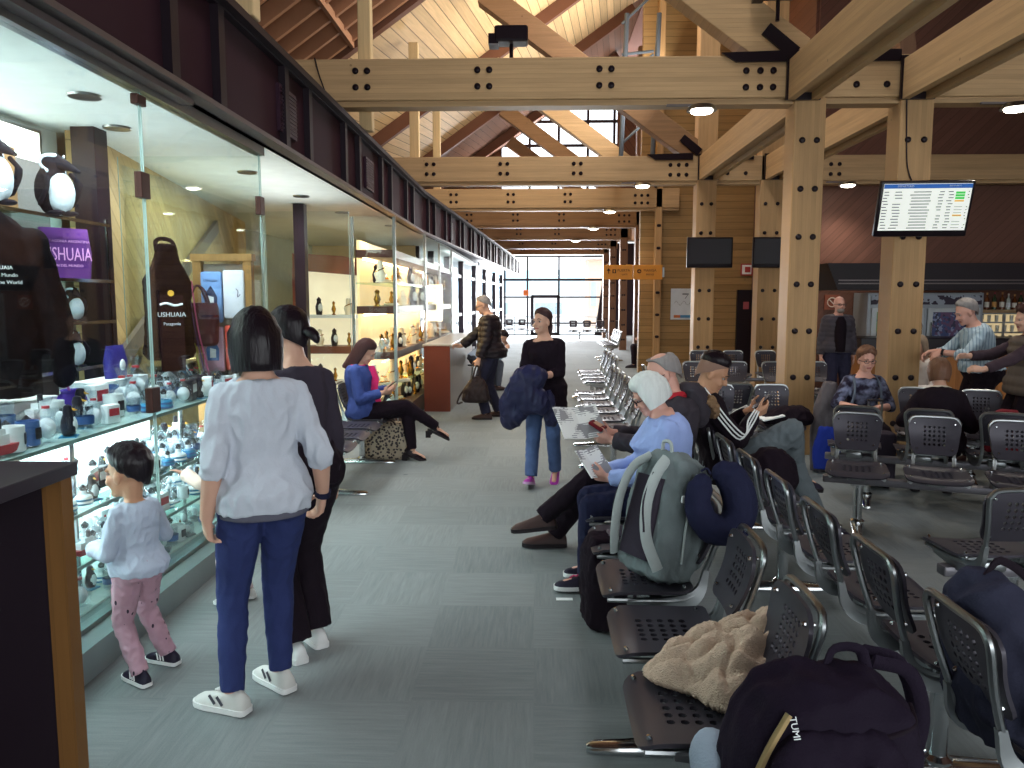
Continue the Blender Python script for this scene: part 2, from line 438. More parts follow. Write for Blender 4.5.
# ---------------------------------------------------------------- end window wall
def window_wall():
    y = 36.4; FR = mat('window_frame_dark', '#1d1520', .5)
    xs = [-4.65, -2.95, -1.05, .45+.9*0, 1.35, 3.0+.9]
    x = [-4.65, -2.6, -.35, 1.1, 3.35]
    z = [.0, .55, 1.75, 2.55, 3.62]
    mb = MB()
    for q in x+[-1.4]: mb.box((q, y, 1.8), (.08, .12, 3.62))
    for q in z: mb.box((-.65, y, q), (8.1, .1, .07 if q != 2.55 else .1))
    mb.box((4.6, y, 2), (2.3, .2, 4.4))
    o = struct('window_1', mb, FR)
    mb = MB(); mb.box((-.65, y+.02, 1.8), (8, .01, 3.6)); mb.build('glass_pane', GLW, o)
    mb = MB(); mb.loft([[V((2.75+a, yy, 0)), V((3.25+a, yy, 0)), V((3.75+a, yy, 3.65)), V((3.25+a, yy, 3.65))] for a, yy in ((0, y-.3), (0, y-.1))])
    mb2 = MB()
    d = MB()
    for q in (1.1-.02, -.13): d.box((q, y-.08, .9), (.14, .1, 1.8))
    d.box((.48, y-.08, 1.78), (1.3, .1, .14)); d.box((.48, y-.08, .06), (1.3, .1, .12))
    dr = struct('door_1', d, FR)
    h = MB(); h.tube([(.93, y-.15, .9), (.93, y-.2, .95), (.93, y-.2, 1.25), (.93, y-.15, 1.3)], .015); h.build('door_handle', CHR, dr)
    ex = thing('exit_sign', 'small orange sign box above the end door', 'sign', (-.42, y-.12, 1.95))
    e = MB(); e.box((0, 0, 0), (.24, .05, .26), bev=.01); e.build('panel', mat('orange_sign_paint', '#c8662c', .5), ex)
    struct('trim_1', mb, DKF)
    mb = MB(); mb.box((2.4, 27.6, 4.25), (7.8, .2, .35)); struct('trim_2', mb, WXF)
    # upper gable glazing
    mb = MB(); yy = 27.6
    for q in [-1.2, -.2, .8, 1.8, 2.7]: mb.box((q, yy, 6.9), (.09, .12, 5.4))
    for q in [4.45, 5.3, 6.1, 6.9, 7.7, 8.5, 9.3]: mb.box((.8, yy, q), (4.2, .1, .09))
    o = struct('window_2', mb, FR)
    mb = MB(); mb.box((.8, yy+.02, 6.9), (4.0, .01, 5.2)); mb.build('glass_pane', GLW, o)
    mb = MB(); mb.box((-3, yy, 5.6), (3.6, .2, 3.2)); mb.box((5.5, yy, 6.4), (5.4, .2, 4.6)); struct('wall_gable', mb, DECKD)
window_wall()
# outside: apron, low blue-roofed buildings
mb = MB(); mb.box((0, 90, -.3), (160, 106, .2)); struct('ground', mb, mat('pale_apron', '#e6e8e8', .8))
def shed(x, y, w, d, h, roof, wall, label):
    t = thing('airport_building', label, 'building', (x, y, -.2))
    mb = MB(); mb.box((0, 0, h/2), (w, d, h)); mb.build('wall', wall, t)
    mb = MB(); mb.prism([(-w/2-.5, h), (w/2+.5, h), (w/2-1, h+1.6), (-w/2+1, h+1.6)], -d/2-.5, d/2+.5); mb.build('roof', roof, t)
    for i in range(5):
        m2 = MB(); m2.box((-w*.4+i*w*.2, -d/2-.03, h*.5), (w*.1, .08, h*.35)); m2.build('window', mat('far_pane', '#9fb4bf', .3), t)
shed(-3, 62, 20, 8, 2.4, mat('blue_metal_roof', '#b4cfdc', .5), mat('pale_wall', '#f0f2f0', .7), 'low pale building with blue roof beyond the end window')
shed(5.2, 52, 3.6, 3, 4.4, mat('grey_roof', '#b9bec0', .6), mat('tan_wall', '#d9b8a0', .7), 'tall tan building at the right edge of the end window view')
t = thing('guard_rail', 'grey metal guard rail outside the end window', 'railing', (0, 38.2, -.2))
mb = MB(); mb.tube([(-5, 0, 1.0), (5, 0, 1.0)], .03); mb.tube([(-5, 0, .6), (5, 0, .6)], .03); mb.build('rail', ALU, t)
for i in range(6): mb = MB(); mb.tube([(-5+2*i, 0, 0), (-5+2*i, 0, 1)], .03); mb.build('post', ALU, t)

# ---------------------------------------------------------------- shop front left
XF = -1.90
def fascia(y0, L, x0, rz, label, vents):
    t = thing('shop_fascia', label, 'fascia', (x0, y0, 2.73), rz)
    mb = MB(); mb.box((-.06, L/2, .33), (.12, L, .62)); mb.build('panel', DK, t)
    mb = MB(); mb.box((.0, L/2, .64), (.22, L, .05)); mb.build('top_rail', DKF, t)
    mb = MB(); mb.box((.01, L/2, .015), (.1, L, .03)); mb.build('bottom_rail', mat('grey_trim', '#6d6464', .4, .6), t)
    y = .6; k = 0
    while y < L:
        mb = MB(); mb.box((.02, y, .33), (.06, .09, .6)); mb.build('mullion', DKF, t); y += 1.22 if k % 2 else .62; k += 1
    for yy in vents:
        mb = MB(); mb.box((.012, yy, .3), (.03, .4, .34)); [mb.box((.02, yy, .16+.028*q), (.03, .38, .008)) for q in range(11)]; mb.build('vent_grille', mat('grille_purple', '#3a2432', .4, .3), t)
BEND = math.atan(-1.15/23)
fascia(-2, 15, XF, 0, 'long dark maroon fascia band above the souvenir shop glass', (8.05, 11.0))
fascia(13, 23.2, XF, BEND, 'far dark maroon fascia band beyond the jewellery case', (3.2, 8))
mb = MB(); mb.box((-3.3, 16.2, 2.78), (2.72, 41, .06)); struct('ceiling_shop', mb, mat('shop_ceiling', '#dde5e3', .7))
mb = MB(); mb.box((-3.3, 16.2, 3.36), (2.9, 41, .05)); struct('ceiling_shop_top', mb, DKF)
# souvenir shop back walls
mb = MB(); mb.loft([[V((-3.05, 5.3, 0)), V((-3.05, 5.3, 2.75)), V((-3.15, 5.28, 2.75)), V((-3.15, 5.28, 0))], [V((-4.25, 11.5, 0)), V((-4.25, 11.5, 2.75)), V((-4.35, 11.48, 2.75)), V((-4.35, 11.48, 0))]])
struct('wall_shop', mb, SPL)
mb = MB()
a, b = V((-3.05, 5.55, 1.15)), V((-3.85, 9.4, 2.5))
mb.bar(a+V((.03, 0, 0)), b+V((.03, 0, 0)), .04, .14); struct('trim_3', mb, mat('grey_brown_trim', '#6d645c', .6))
mb = MB(); mb.box((-3.3, 3.4, 1.38), (.1, 3.9, 2.75)); struct('wall_shop_side', mb, mat('shop_side_wall', '#cdd6d2', .6))
mb = MB(); mb.box((-2.97, 5.25, 1.38), (.16, .16, 2.75), bev=.005); tag(mb.build('shop_post', DKF), 'dark square post between the souvenir shelves and the plank wall', 'post')
lb = thing('light_box', 'glowing white light box high on the souvenir shop wall', 'light', (-3.22, 3.7, 2.5))
mb = MB(); mb.box((0, 0, 0), (.05, 2.8, .42), bev=.005); mb.build('frame', ALU, lb)
mb = MB(); mb.box((.03, 0, 0), (.02, 2.7, .36)); mb.build('diffuser', emis('lightbox', '#f4f8ee', 2.2), lb)
# shop glass
def pane(label, a, b, z0, z1, th=.012, name='shop_screen', m=None):
    a, b = V(a), V(b); t = thing(name, label, 'glass panel', ((a+b)/2).to_3d())
    d = b-a; L = d.length; ang = math.atan2(d.y, d.x); t.rotation_euler = (0, 0, ang)
    mb = MB(); mb.box((0, 0, (z0+z1)/2), (L, th, z1-z0)); mb.build('pane', m or GL, t)
    for sx_ in (-1, 1):
        mb = MB(); mb.box((sx_*L/2, 0, (z0+z1)/2), (.004, th*.6, z1-z0)); mb.build('polished_edge', mat('glass_edge', '#8aa39e', .3), t)
    return t
GX = -2.0
pane('large clear glass panel of the souvenir display nearest the camera', (GX, 2.0), (GX, 4.0), .14, 2.66)
pane('large clear glass panel of the souvenir display behind the boy and women', (GX, 4.02), (GX, 5.72), .14, 2.66)
pane('clear glass side panel at the end of the souvenir display', (GX, 5.75), (-3.05, 5.75), .14, 2.66, m=GLQ)
for yy, zz in ((4.0, 2.2), (4.0, 2.62), (5.72, 2.3), (4.0, 1.1)):
    mb = MB(); mb.box((GX, yy, zz), (.04, .09, .13 if zz < 2.5 else .05), bev=.004); tag(mb.build('glass_clamp', mat('bronze_clamp', '#4a2f2a', .4, .5)), f'small dark patch clamp on the souvenir glass {"joint" if yy < 5 else "corner"} at {"mid" if zz == 2.2 else "top" if zz > 2.5 else "low" if zz < 2 else "upper"} height', 'clamp')
t = thing('glass_track', 'metal channel holding the souvenir glass under the fascia', 'track', (GX, 2, 2.67))
mb = MB(); mb.box((0, 1.85, .02), (.07, 3.8, .06)); mb.build('channel', ALU, t)
mb = MB(); mb.box((.05, 1.2, .035), (.12, 2.4, .03)); mb.build('cover_strip', mat('grey_trim', '#6d6464'), t)
# recess glazing behind the seated woman
pane('clear glass wall behind the left bench', (-3.2, 5.9), (-3.2, 9.25), .05, 2.66)
pane('glass panel at the end of the recess beside the jewellery case', (-3.2, 9.3), (-2.2, 9.3), .05, 2.66)
mb = MB(); mb.box((-2.78, 9.3, 1.37), (.13, .13, 2.75), bev=.005); tag(mb.build('shop_post', DKF), 'dark square post in the recess behind the left bench', 'post')
# windows past the counter on the left
mb = MB()
for yy in (0, 1.7, 4, 6.5, 9.5, 12.5, 16, 19.2): mb.box((0, yy, 1.37), (.14, .16, 2.75))
for zz in (.05, 1.2, 2.3): mb.box((0, 9.6, zz), (.08, 19.2, .09))
o = struct('window_3', mb, DKF, loc=(-2.5, 16.6, 0), rotz=BEND)
mb = MB(); mb.box((-.02, 9.6, 1.37), (.01, 19.2, 2.7)); mb.build('glass_pane', GLW, o)
mb = MB(); mb.box((-3.6, 16.4, 1.37), (2.2, .1, 2.75)); struct('wall_jewellery', mb, mat('jewel_wall', '#c9b48e', .6))
mb = MB(); mb.box((-4.64, 28, 1.5), (.02, 19, 2.4)); struct('outdoor_glow_sheet', mb, emis('outdoor_glow_white', '#e8f2f6', 1.6))  # glowing sheet on the wall, stands in for daylight outside the left windows

# ---------------------------------------------------------------- lamps under beams
LAMP = emis('lamp_white', '#fff6e0', 14)
def downlight(x, y, z, label):
    t = thing('downlight', label, 'lamp', (x, y, z))
    mb = MB(); mb.lathe([(.03, .06), (.12, .05), (.15, 0), (.13, 0)], n=18); mb.build('housing', ALU, t, 40)
    mb = MB(); mb.lathe([(.12, .012), (.1, -.02), (.02, -.035)], n=18); mb.build('bulb', LAMP, t, 60)
    mb = MB(); mb.box((-.2, 0, .055), (.3, .03, .02)); mb.build('bracket', mat('grey_trim', '#6d6464'), t)
    L = bpy.data.lights.new('downlight_beam', 'SPOT'); L.energy = 60; L.spot_size = R(130); L.spot_blend = .8; L.color = (1, .9, .76); L.shadow_soft_size = .12
    o = bpy.data.objects.new('downlight_beam', L); COL.objects.link(o); o.location = (0, 0, -.06); o.parent = t
for x, y, z, lb in [(1.66, 8.1, 3.5, 'round white downlight under the nearest tie beam, left of the column'), (4.75, 8.1, 3.5, 'round white downlight under the nearest tie beam at the right edge'),
        (1.78, 13.3, 3.5, 'round white downlight under the second tie beam'), (5.15, 13.3, 3.5, 'round white downlight under the second tie beam in front of the bar wall'),
        (1.6, 17.1, 3.5, 'round white downlight under the third tie beam'), (1.55, 21.1, 3.5, 'round white downlight under the fourth tie beam'), (1.3, 25.4, 3.5, 'round white downlight under the fifth tie beam')]:
    downlight(x, y, z, lb)
for lb, pts in (('thin dark cable running down the nearest tie beam at left', [(-2.24, 8.15, 4.06), (-2.20, 8.145, 3.9), (-2.14, 8.145, 3.72), (-2.12, 8.145, 3.6)]), ('thin dark cable running down the screen column above the departures board', [(3.70, 8.15, 3.62), (3.72, 8.15, 3.2), (3.74, 8.145, 2.95), (3.80, 8.14, 2.78)])):
    tag(MB().tube(spline(pts, 5), .007, 6).build('cable', DKF), lb, 'cable')
def spotlight(x, y, z, label):
    t = thing('spotlight', label, 'lamp', (x, y, z))
    mb = MB(); mb.box((0, 0, 0), (.34, .22, .16), bev=.02); mb.box((-.18, 0, -.05), (.1, .2, .1)); mb.build('housing', BLK, t)
    mb = MB(); mb.tube([(0, 0, -.3), (0, 0, -.05)], .02); mb.build('bracket', BLK, t)
spotlight(-.25, 8.3, 4.3, 'black floodlight sitting on the nearest tie beam left of centre')
spotlight(2.35, 8.0, 4.62, 'black floodlight above the left column')
t = thing('lattice_mast', 'grey steel lattice mast high in the roof beside the plank wall', 'mast', (1.9, 16.6, 4.0))
for xx in (-.15, .5): mb = MB(); mb.tube([(xx, 0, 0), (xx+.1, 0, 3.4)], .05, 6); mb.build('chord', mat('grey_steel', '#5d6670', .4, .6), t)
for i in range(6): mb = MB(); mb.tube([(-.15, 0, .2+.6*i), (.5, 0, .2+.6*(i+(1 if i % 2 else .1)))], .03, 6); mb.build('lacing', mat('grey_steel', '#5d6670'), t)

# ---------------------------------------------------------------- camera + light
cam = bpy.data.cameras.new('camera'); co = bpy.data.objects.new('camera', cam); COL.objects.link(co); SC.camera = co
cam.sensor_fit = 'HORIZONTAL'; cam.sensor_width = 36; cam.lens = 780/1024*36
co.location = (0, 0, 1.62); co.rotation_euler = (PI/2-math.atan(84/780), 0, math.atan(23/math.hypot(780, 84)))
wd = bpy.data.worlds.new('world'); SC.world = wd; wd.use_nodes = True
bg = wd.node_tree.nodes['Background']; bg.inputs[0].default_value = (.92, .97, 1, 1); bg.inputs[1].default_value = 2.3
def area(name, loc, size, e, col, rot=(0, 0, 0), sy=None):
    L = bpy.data.lights.new(name, 'AREA'); L.energy = e; L.color = col; L.size = size
    if sy: L.shape = 'RECTANGLE'; L.size_y = sy
    o = bpy.data.objects.new(name, L); COL.objects.link(o); o.location = loc; o.rotation_euler = rot
    o.visible_camera = False; o.visible_glossy = name == 'daylight_end_window'
    return o
def point(name, loc, e, col, r=.1):
    L = bpy.data.lights.new(name, 'POINT'); L.energy = e; L.color = col; L.shadow_soft_size = r
    o = bpy.data.objects.new(name, L); COL.objects.link(o); o.location = loc; return o
SC.view_settings.view_transform = 'Standard'
SC.view_settings.look = 'None'
SC.view_settings.exposure = 0.0
# ---------------------------------------------------------------- beam seating
SEATM = mat('perforated_steel_grey', '#403d45', .38, .35, var=.06)
FR_M = CHR
def plate(fn, hw, y0, y1, r, hole, cell, nc, nr, mats, name, th=.012, screws=True, seatq=False):
    """perforated sheet in (u,v) mm-space: half width hw(v), v from y0..y1, corner radius r; fn(u,v)->point"""
    mb = MB(); bm = mb.bm
    cu, cv = 0, (y0+y1)/2 + hole[1]
    gx = [cu+(i-nc/2)*cell for i in range(nc+1)]; gy = [cv+(j-nr/2)*cell for j in range(nr+1)]
    vs = [y0, y0+r*.15, y0+r*.45, y0+r] + gy + [y1-r, y1-r*.45, y1-r*.15, y1]
    vs = sorted(set(round(q, 5) for q in vs))
    def half(v):
        d = min(v-y0, y1-v); w = hw(v); rq = r*1.9 if (v > (y0+y1)/2 and not seatq) else r
        if d < rq: w -= rq - math.sqrt(max(0, rq*rq-(rq-d)**2))
        return w
    cache = {}
    def P(u, v):
        k = (round(u, 4), round(v, 4))
        if k not in cache: cache[k] = bm.verts.new(fn(u, v))
        return cache[k]
    for a, b in zip(vs, vs[1:]):
        inh = a >= gy[0]-1e-4 and b <= gy[-1]+1e-4
        ha, hb = half(a), half(b)
        def lanes(h): 
            e = [-h, -h*.0+gx[0]-(h+gx[0])*.4] + gx + [gx[-1]+(h-gx[-1])*.4, h]
            return e
        la, lb = lanes(ha), lanes(hb)
        for i in range(len(la)-1):
            hole_c = inh and 2 <= i < 2+nc
            if not hole_c:
                mb.face((P(la[i], a), P(la[i+1], a), P(lb[i+1], b), P(lb[i], b)))
            else:
                x0, x1 = la[i], la[i+1]; mx, my = (x0+x1)/2, (a+b)/2
                outer = [(x0, a), (mx, a), (x1, a), (x1, my), (x1, b), (mx, b), (x0, b), (x0, my)]
                hr = cell*.33
                inner = [bm.verts.new(fn(mx+hr*math.cos(t), my+hr*math.sin(t))) for t in [R(225+45*q) for q in range(8)]]
                ov = [P(*q) for q in outer]
                for q in range(8): mb.face((ov[q], ov[(q+1) % 8], inner[(q+1) % 8], inner[q]))
    bmesh.ops.recalc_face_normals(bm, faces=bm.faces); me = bpy.data.meshes.new(name); bm.to_mesh(me); bm.free()
    o = bpy.data.objects.new('tmp', me); COL.objects.link(o); so = o.modifiers.new('s', 'SOLIDIFY'); so.thickness = th; so.offset = 0
    bpy.context.view_layer.update()
    m2 = bpy.data.meshes.new_from_object(o.evaluated_get(bpy.context.evaluated_depsgraph_get())); bpy.data.objects.remove(o)
    m2.name = name; mb = MB(); bm = mb.bm; bm.from_mesh(m2); me = m2
    if screws:
        for su in (-1, 1):
            for v in (y0+.035, y1-.035):
                p = V(fn(su*(half(v)-.035), v)); q = V(fn(su*(half(v)-.035), v+.004)); nrm = V((1, 0, 0)).cross((q-p).normalized())
                for sg in (1, -1): 
                    n0 = len(bm.faces); mb.tube([p+nrm*sg*.002, p+nrm*sg*(.004+th*.5), p+nrm*sg*(.007+th)], [.009, .009, .005], 8, mi=1)
    bm.to_mesh(me); bm.free()
    for m in mats: me.materials.append(m)
    me.polygons.foreach_set('use_smooth', [True]*len(me.polygons)); me.set_sharp_from_angle(angle=R(40))
    return me
def seat_fn(u, v):
    z = .432 + .012*math.cos(min(1, abs(u)/.2)*PI/2)*-1 + .012
    if v > .15: z -= (v-.15)**2*5
    if v < -.08: z += (v+.08)**2*4
    return (u, v, z)
def back_fn(u, v):    # v: height above .50
    t = v/.25
    return (u, -.175 - .075*t - .02*math.sin(t*PI) + .5*u*u, .535+v)
SEAT_ME = plate(seat_fn, lambda v: .195+.012*(v+.15)/.37, -.15, .22, .05, (0, .0), .040, 5, 5, [SEATM, CHR], 'seat', seatq=True)
BACK_ME = plate(back_fn, lambda v: .140+.038*v/.25, 0, .25, .04, (0, .003), .030, 5, 5, [SEATM, CHR], 'backrest')
def frame_me():
    mb = MB()
    L = lambda s: [(s*.17, .20, .405), (s*.168, .05, .402), (s*.160, -.08, .400), (s*.145, -.135, .408), (s*.132, -.175, .44), (s*.126, -.197, .50), (s*.142, -.235, .62), (s*.160, -.262, .735), (s*.152, -.268, .768)]
    pts = L(-1) + [(-.12, -.272, .79), (0, -.275, .793), (.12, -.272, .79)] + L(1)[::-1]
    mb.tube(spline(pts, 3), .0115, 8)
    for s in (-1, 1):      # cast flat arms of the lower S
        P = spline([(s*.17, .12, .398), (s*.160, -.06, .388), (s*.144, -.14, .398), (s*.132, -.185, .44), (s*.127, -.205, .52)], 4)
        hw = [.012, .016, .02, .024, .028, .032, .034, .034, .032, .03, .027, .024, .021, .018, .015, .013, .012]
        rings = []
        for i, p in enumerate(P):
            d = (P[min(i+1, len(P)-1)]-P[max(i-1, 0)]).normalized(); n = d.cross(V((1, 0, 0)))
            w = hw[min(i, 16)]
            rings.append([p+V((.011, 0, 0))+n*w, p-V((.011, 0, 0))+n*w, p-V((.011, 0, 0))-n*w, p+V((.011, 0, 0))-n*w])
        mb.loft(rings)
    mb.box((0, 0, .395), (.34, .05, .02)); mb.box((0, -.02, .375), (.12, .12, .05), bev=.01)
    return mb.me('frame', [ALU], 40)
FRAME_ME = frame_me()
def leg_me():
    mb = MB(); mb.tube([(0, 0, .05), (0, 0, .32)], .032, 14); mb.lathe([(.05, .045), (.05, .055), (.034, .07)], n=14); mb.box((0, 0, .318), (.11, .09, .012)); return mb.me('leg', [CHR], 40)
def foot_me():
    mb = MB()
    rs = []
    for y, w_, z in ((-.33, .016, .022), (-.325, .026, .03), (-.2, .032, .036), (0, .045, .05), (.2, .032, .036), (.305, .028, .032), (.33, .016, .022)):
        rs.append([V((w_, y, .002)), V((w_, y, z*.7)), V((w_*.6, y, z)), V((-w_*.6, y, z)), V((-w_, y, z*.7)), V((-w_, y, .002))])
    mb.loft(rs); return mb.me('foot', [CHR], 50)
LEG_ME, FOOT_ME = leg_me(), foot_me()
def bench(label, o, rz, xs, legs, group=None, shared=False):
    t = thing('airport_bench', label, 'bench', (o[0], o[1], 0), R(rz), group)
    a, b = min(xs)-.22, max(xs)+.22
    mb = MB(); mb.box(((a+b)/2, -.02, .345), (b-a, .075, .05), bev=.008); mb.build('beam', mat('grey_beam', '#77757b', .4, .6), t, 40)
    for lx in legs:
        l = link('leg', LEG_ME, t, (lx, -.02, 0)); link('foot', FOOT_ME, l)
    for x in xs:
        link('seat', SEAT_ME, t, (x, 0, 0)); link('backrest', BACK_ME, t, (x, 0, 0)); link('frame', FRAME_ME, t, (x, 0, 0))
    return t
def rowx(n, p=.53): return [p*i for i in range(n)]
G = 'perforated airport benches'
bench('black perforated airport bench in the foreground holding the grey backpack, facing the shop', (.50, 2.17), 90, rowx(6, .54), (.5, 2.2), G)
bench('black perforated airport bench seen from behind at lower right, chrome frames toward the camera', (1.41, 5.78), -90, rowx(8), (.3, 1.5, 3.2), G)
bench('empty pale-lit bench row right of the walking woman, facing the shop', (.74, 7.2), 90, rowx(6, .55), (.25, 1.4, 2.5), G)
bench('bench row backing onto the empty pale-lit row behind the reading couple', (1.66, 9.95), -90, rowx(3, .55), (.25, .9), G)
bench('short empty bench farther down the aisle beyond the pale-lit row', (.93, 11.4), 90, rowx(4, .55), (.3, 1.5), G)
bench('bench at right with trapezoid backs facing the camera, in front of the dark-haired seated person', (2.28, 5.50), 159.2, [-.5*i for i in range(5)], (-.02, -1.6), G)
bench('bench behind the front right bench that the short-haired person in black sits on', (2.61, 6.36), -20.8, [.5*i for i in range(5)], (.1, 1.8), G)
bench('bench under the woman with the backpack beside the screen column', (3.04, 7.37), 159.2, [-.52*i for i in range(3)], (-.05, -.95), G)
bench('single-ended bench at the right edge facing away from the camera', (2.15, 3.68), 2, [.53*i for i in range(4)], (.12, 1.4), G)
bench('bench in front of the thick left column with bags on its seats', (2.32, 7.42), 180, [.53*i for i in range(2)], (.1, .5), G)
bench('bench seen from behind left of the thick column, back to back with the bag bench', (1.47, 8.02), 0, [.53*i for i in range(2)], (.1, .5), G)
bench('dark bench in front of the plank wall left of the second television column', (3.75, 10.3), 180, [.53*i for i in range(4)], (.2, 1.3), G)
bench('dark bench against the plank wall below the left television', (4.3, 12.6), 180, [.53*i for i in range(4)], (.2, 1.4), G)
bench('bench by the left glass wall under the woman in the blue hoodie', (-1.70, 7.75), -90, rowx(4, .51), (.12, 1.40), G)
bench('far bench beyond the plank wall corner by the dark columns', (2.0, 20.6), 90, rowx(4, .55), (.3, 1.4), G)
bench('far bench under the person in black beyond the plank wall corner', (2.75, 18.3), 90, rowx(3, .55), (.3, 1.0), G)
bench('small dark bench silhouetted against the left of the end window', (.0, 33.5), 180, rowx(4, .55), (.3, 1.4), G)
bench('small dark bench near the end window by the last columns', (3.2, 31.5), 180, rowx(4, .55), (.3, 1.4), G)
# ---------------------------------------------------------------- people
SKIN = mat('skin_light', '#c79b85', .5, var=.06); SKIN2 = mat('skin_tan', '#b98a6c', .5, var=.06); SKINP = mat('skin_pink', '#cf9c8b', .5, var=.08)
LIP = mat('lips', '#a2605a', .5)
HB = mat('hair_black', '#140b12', .4, var=.3, vs=40, stretch=(1, 1, .12), bump=.5, bs=90)
HBR = mat('hair_brown', '#6b4a38', .5, var=.35, vs=40, stretch=(1, 1, .12), bump=.5, bs=90)
HDB = mat('hair_dark_brown', '#3a2526', .5, var=.3, vs=40, stretch=(1, 1, .12), bump=.5, bs=90)
HW = mat('hair_white', '#d3d6d3', .5, var=.22, vs=40, stretch=(1, 1, .12), bump=.6, bs=90)
HG = mat('hair_grey', '#8b8583', .6, var=.3, vs=40, stretch=(1, 1, .15), bump=.6, bs=90)
EYEW = mat('eye_white', '#a59892', .3); EYEB = mat('eye_iris', '#2b1d1c', .2)
GLS = mat('spectacle_frame', '#22161c', .4)

def ik(a, b, l1, l2, pole):
    a, b = V(a), V(b); d = b-a; L = d.length; mx = (l1+l2)*.999
    if L > mx: b = a+d*(mx/L); d = b-a; L = mx
    x = (l1*l1-l2*l2+L*L)/(2*L); h = math.sqrt(max(0, l1*l1-x*x))
    dn = d.normalized(); p = V(pole); p = (p-dn*p.dot(dn)); p.normalize()
    return a+dn*x+p*h, b

TS = [(-.10, .10, .075), (-.06, .155, .105), (.0, .168, .118), (.07, .158, .108), (.15, .136, .094), (.24, .142, .102), (.33, .158, .11), (.40, .158, .10), (.445, .12, .08), (.475, .07, .062), (.52, .053, .056)]

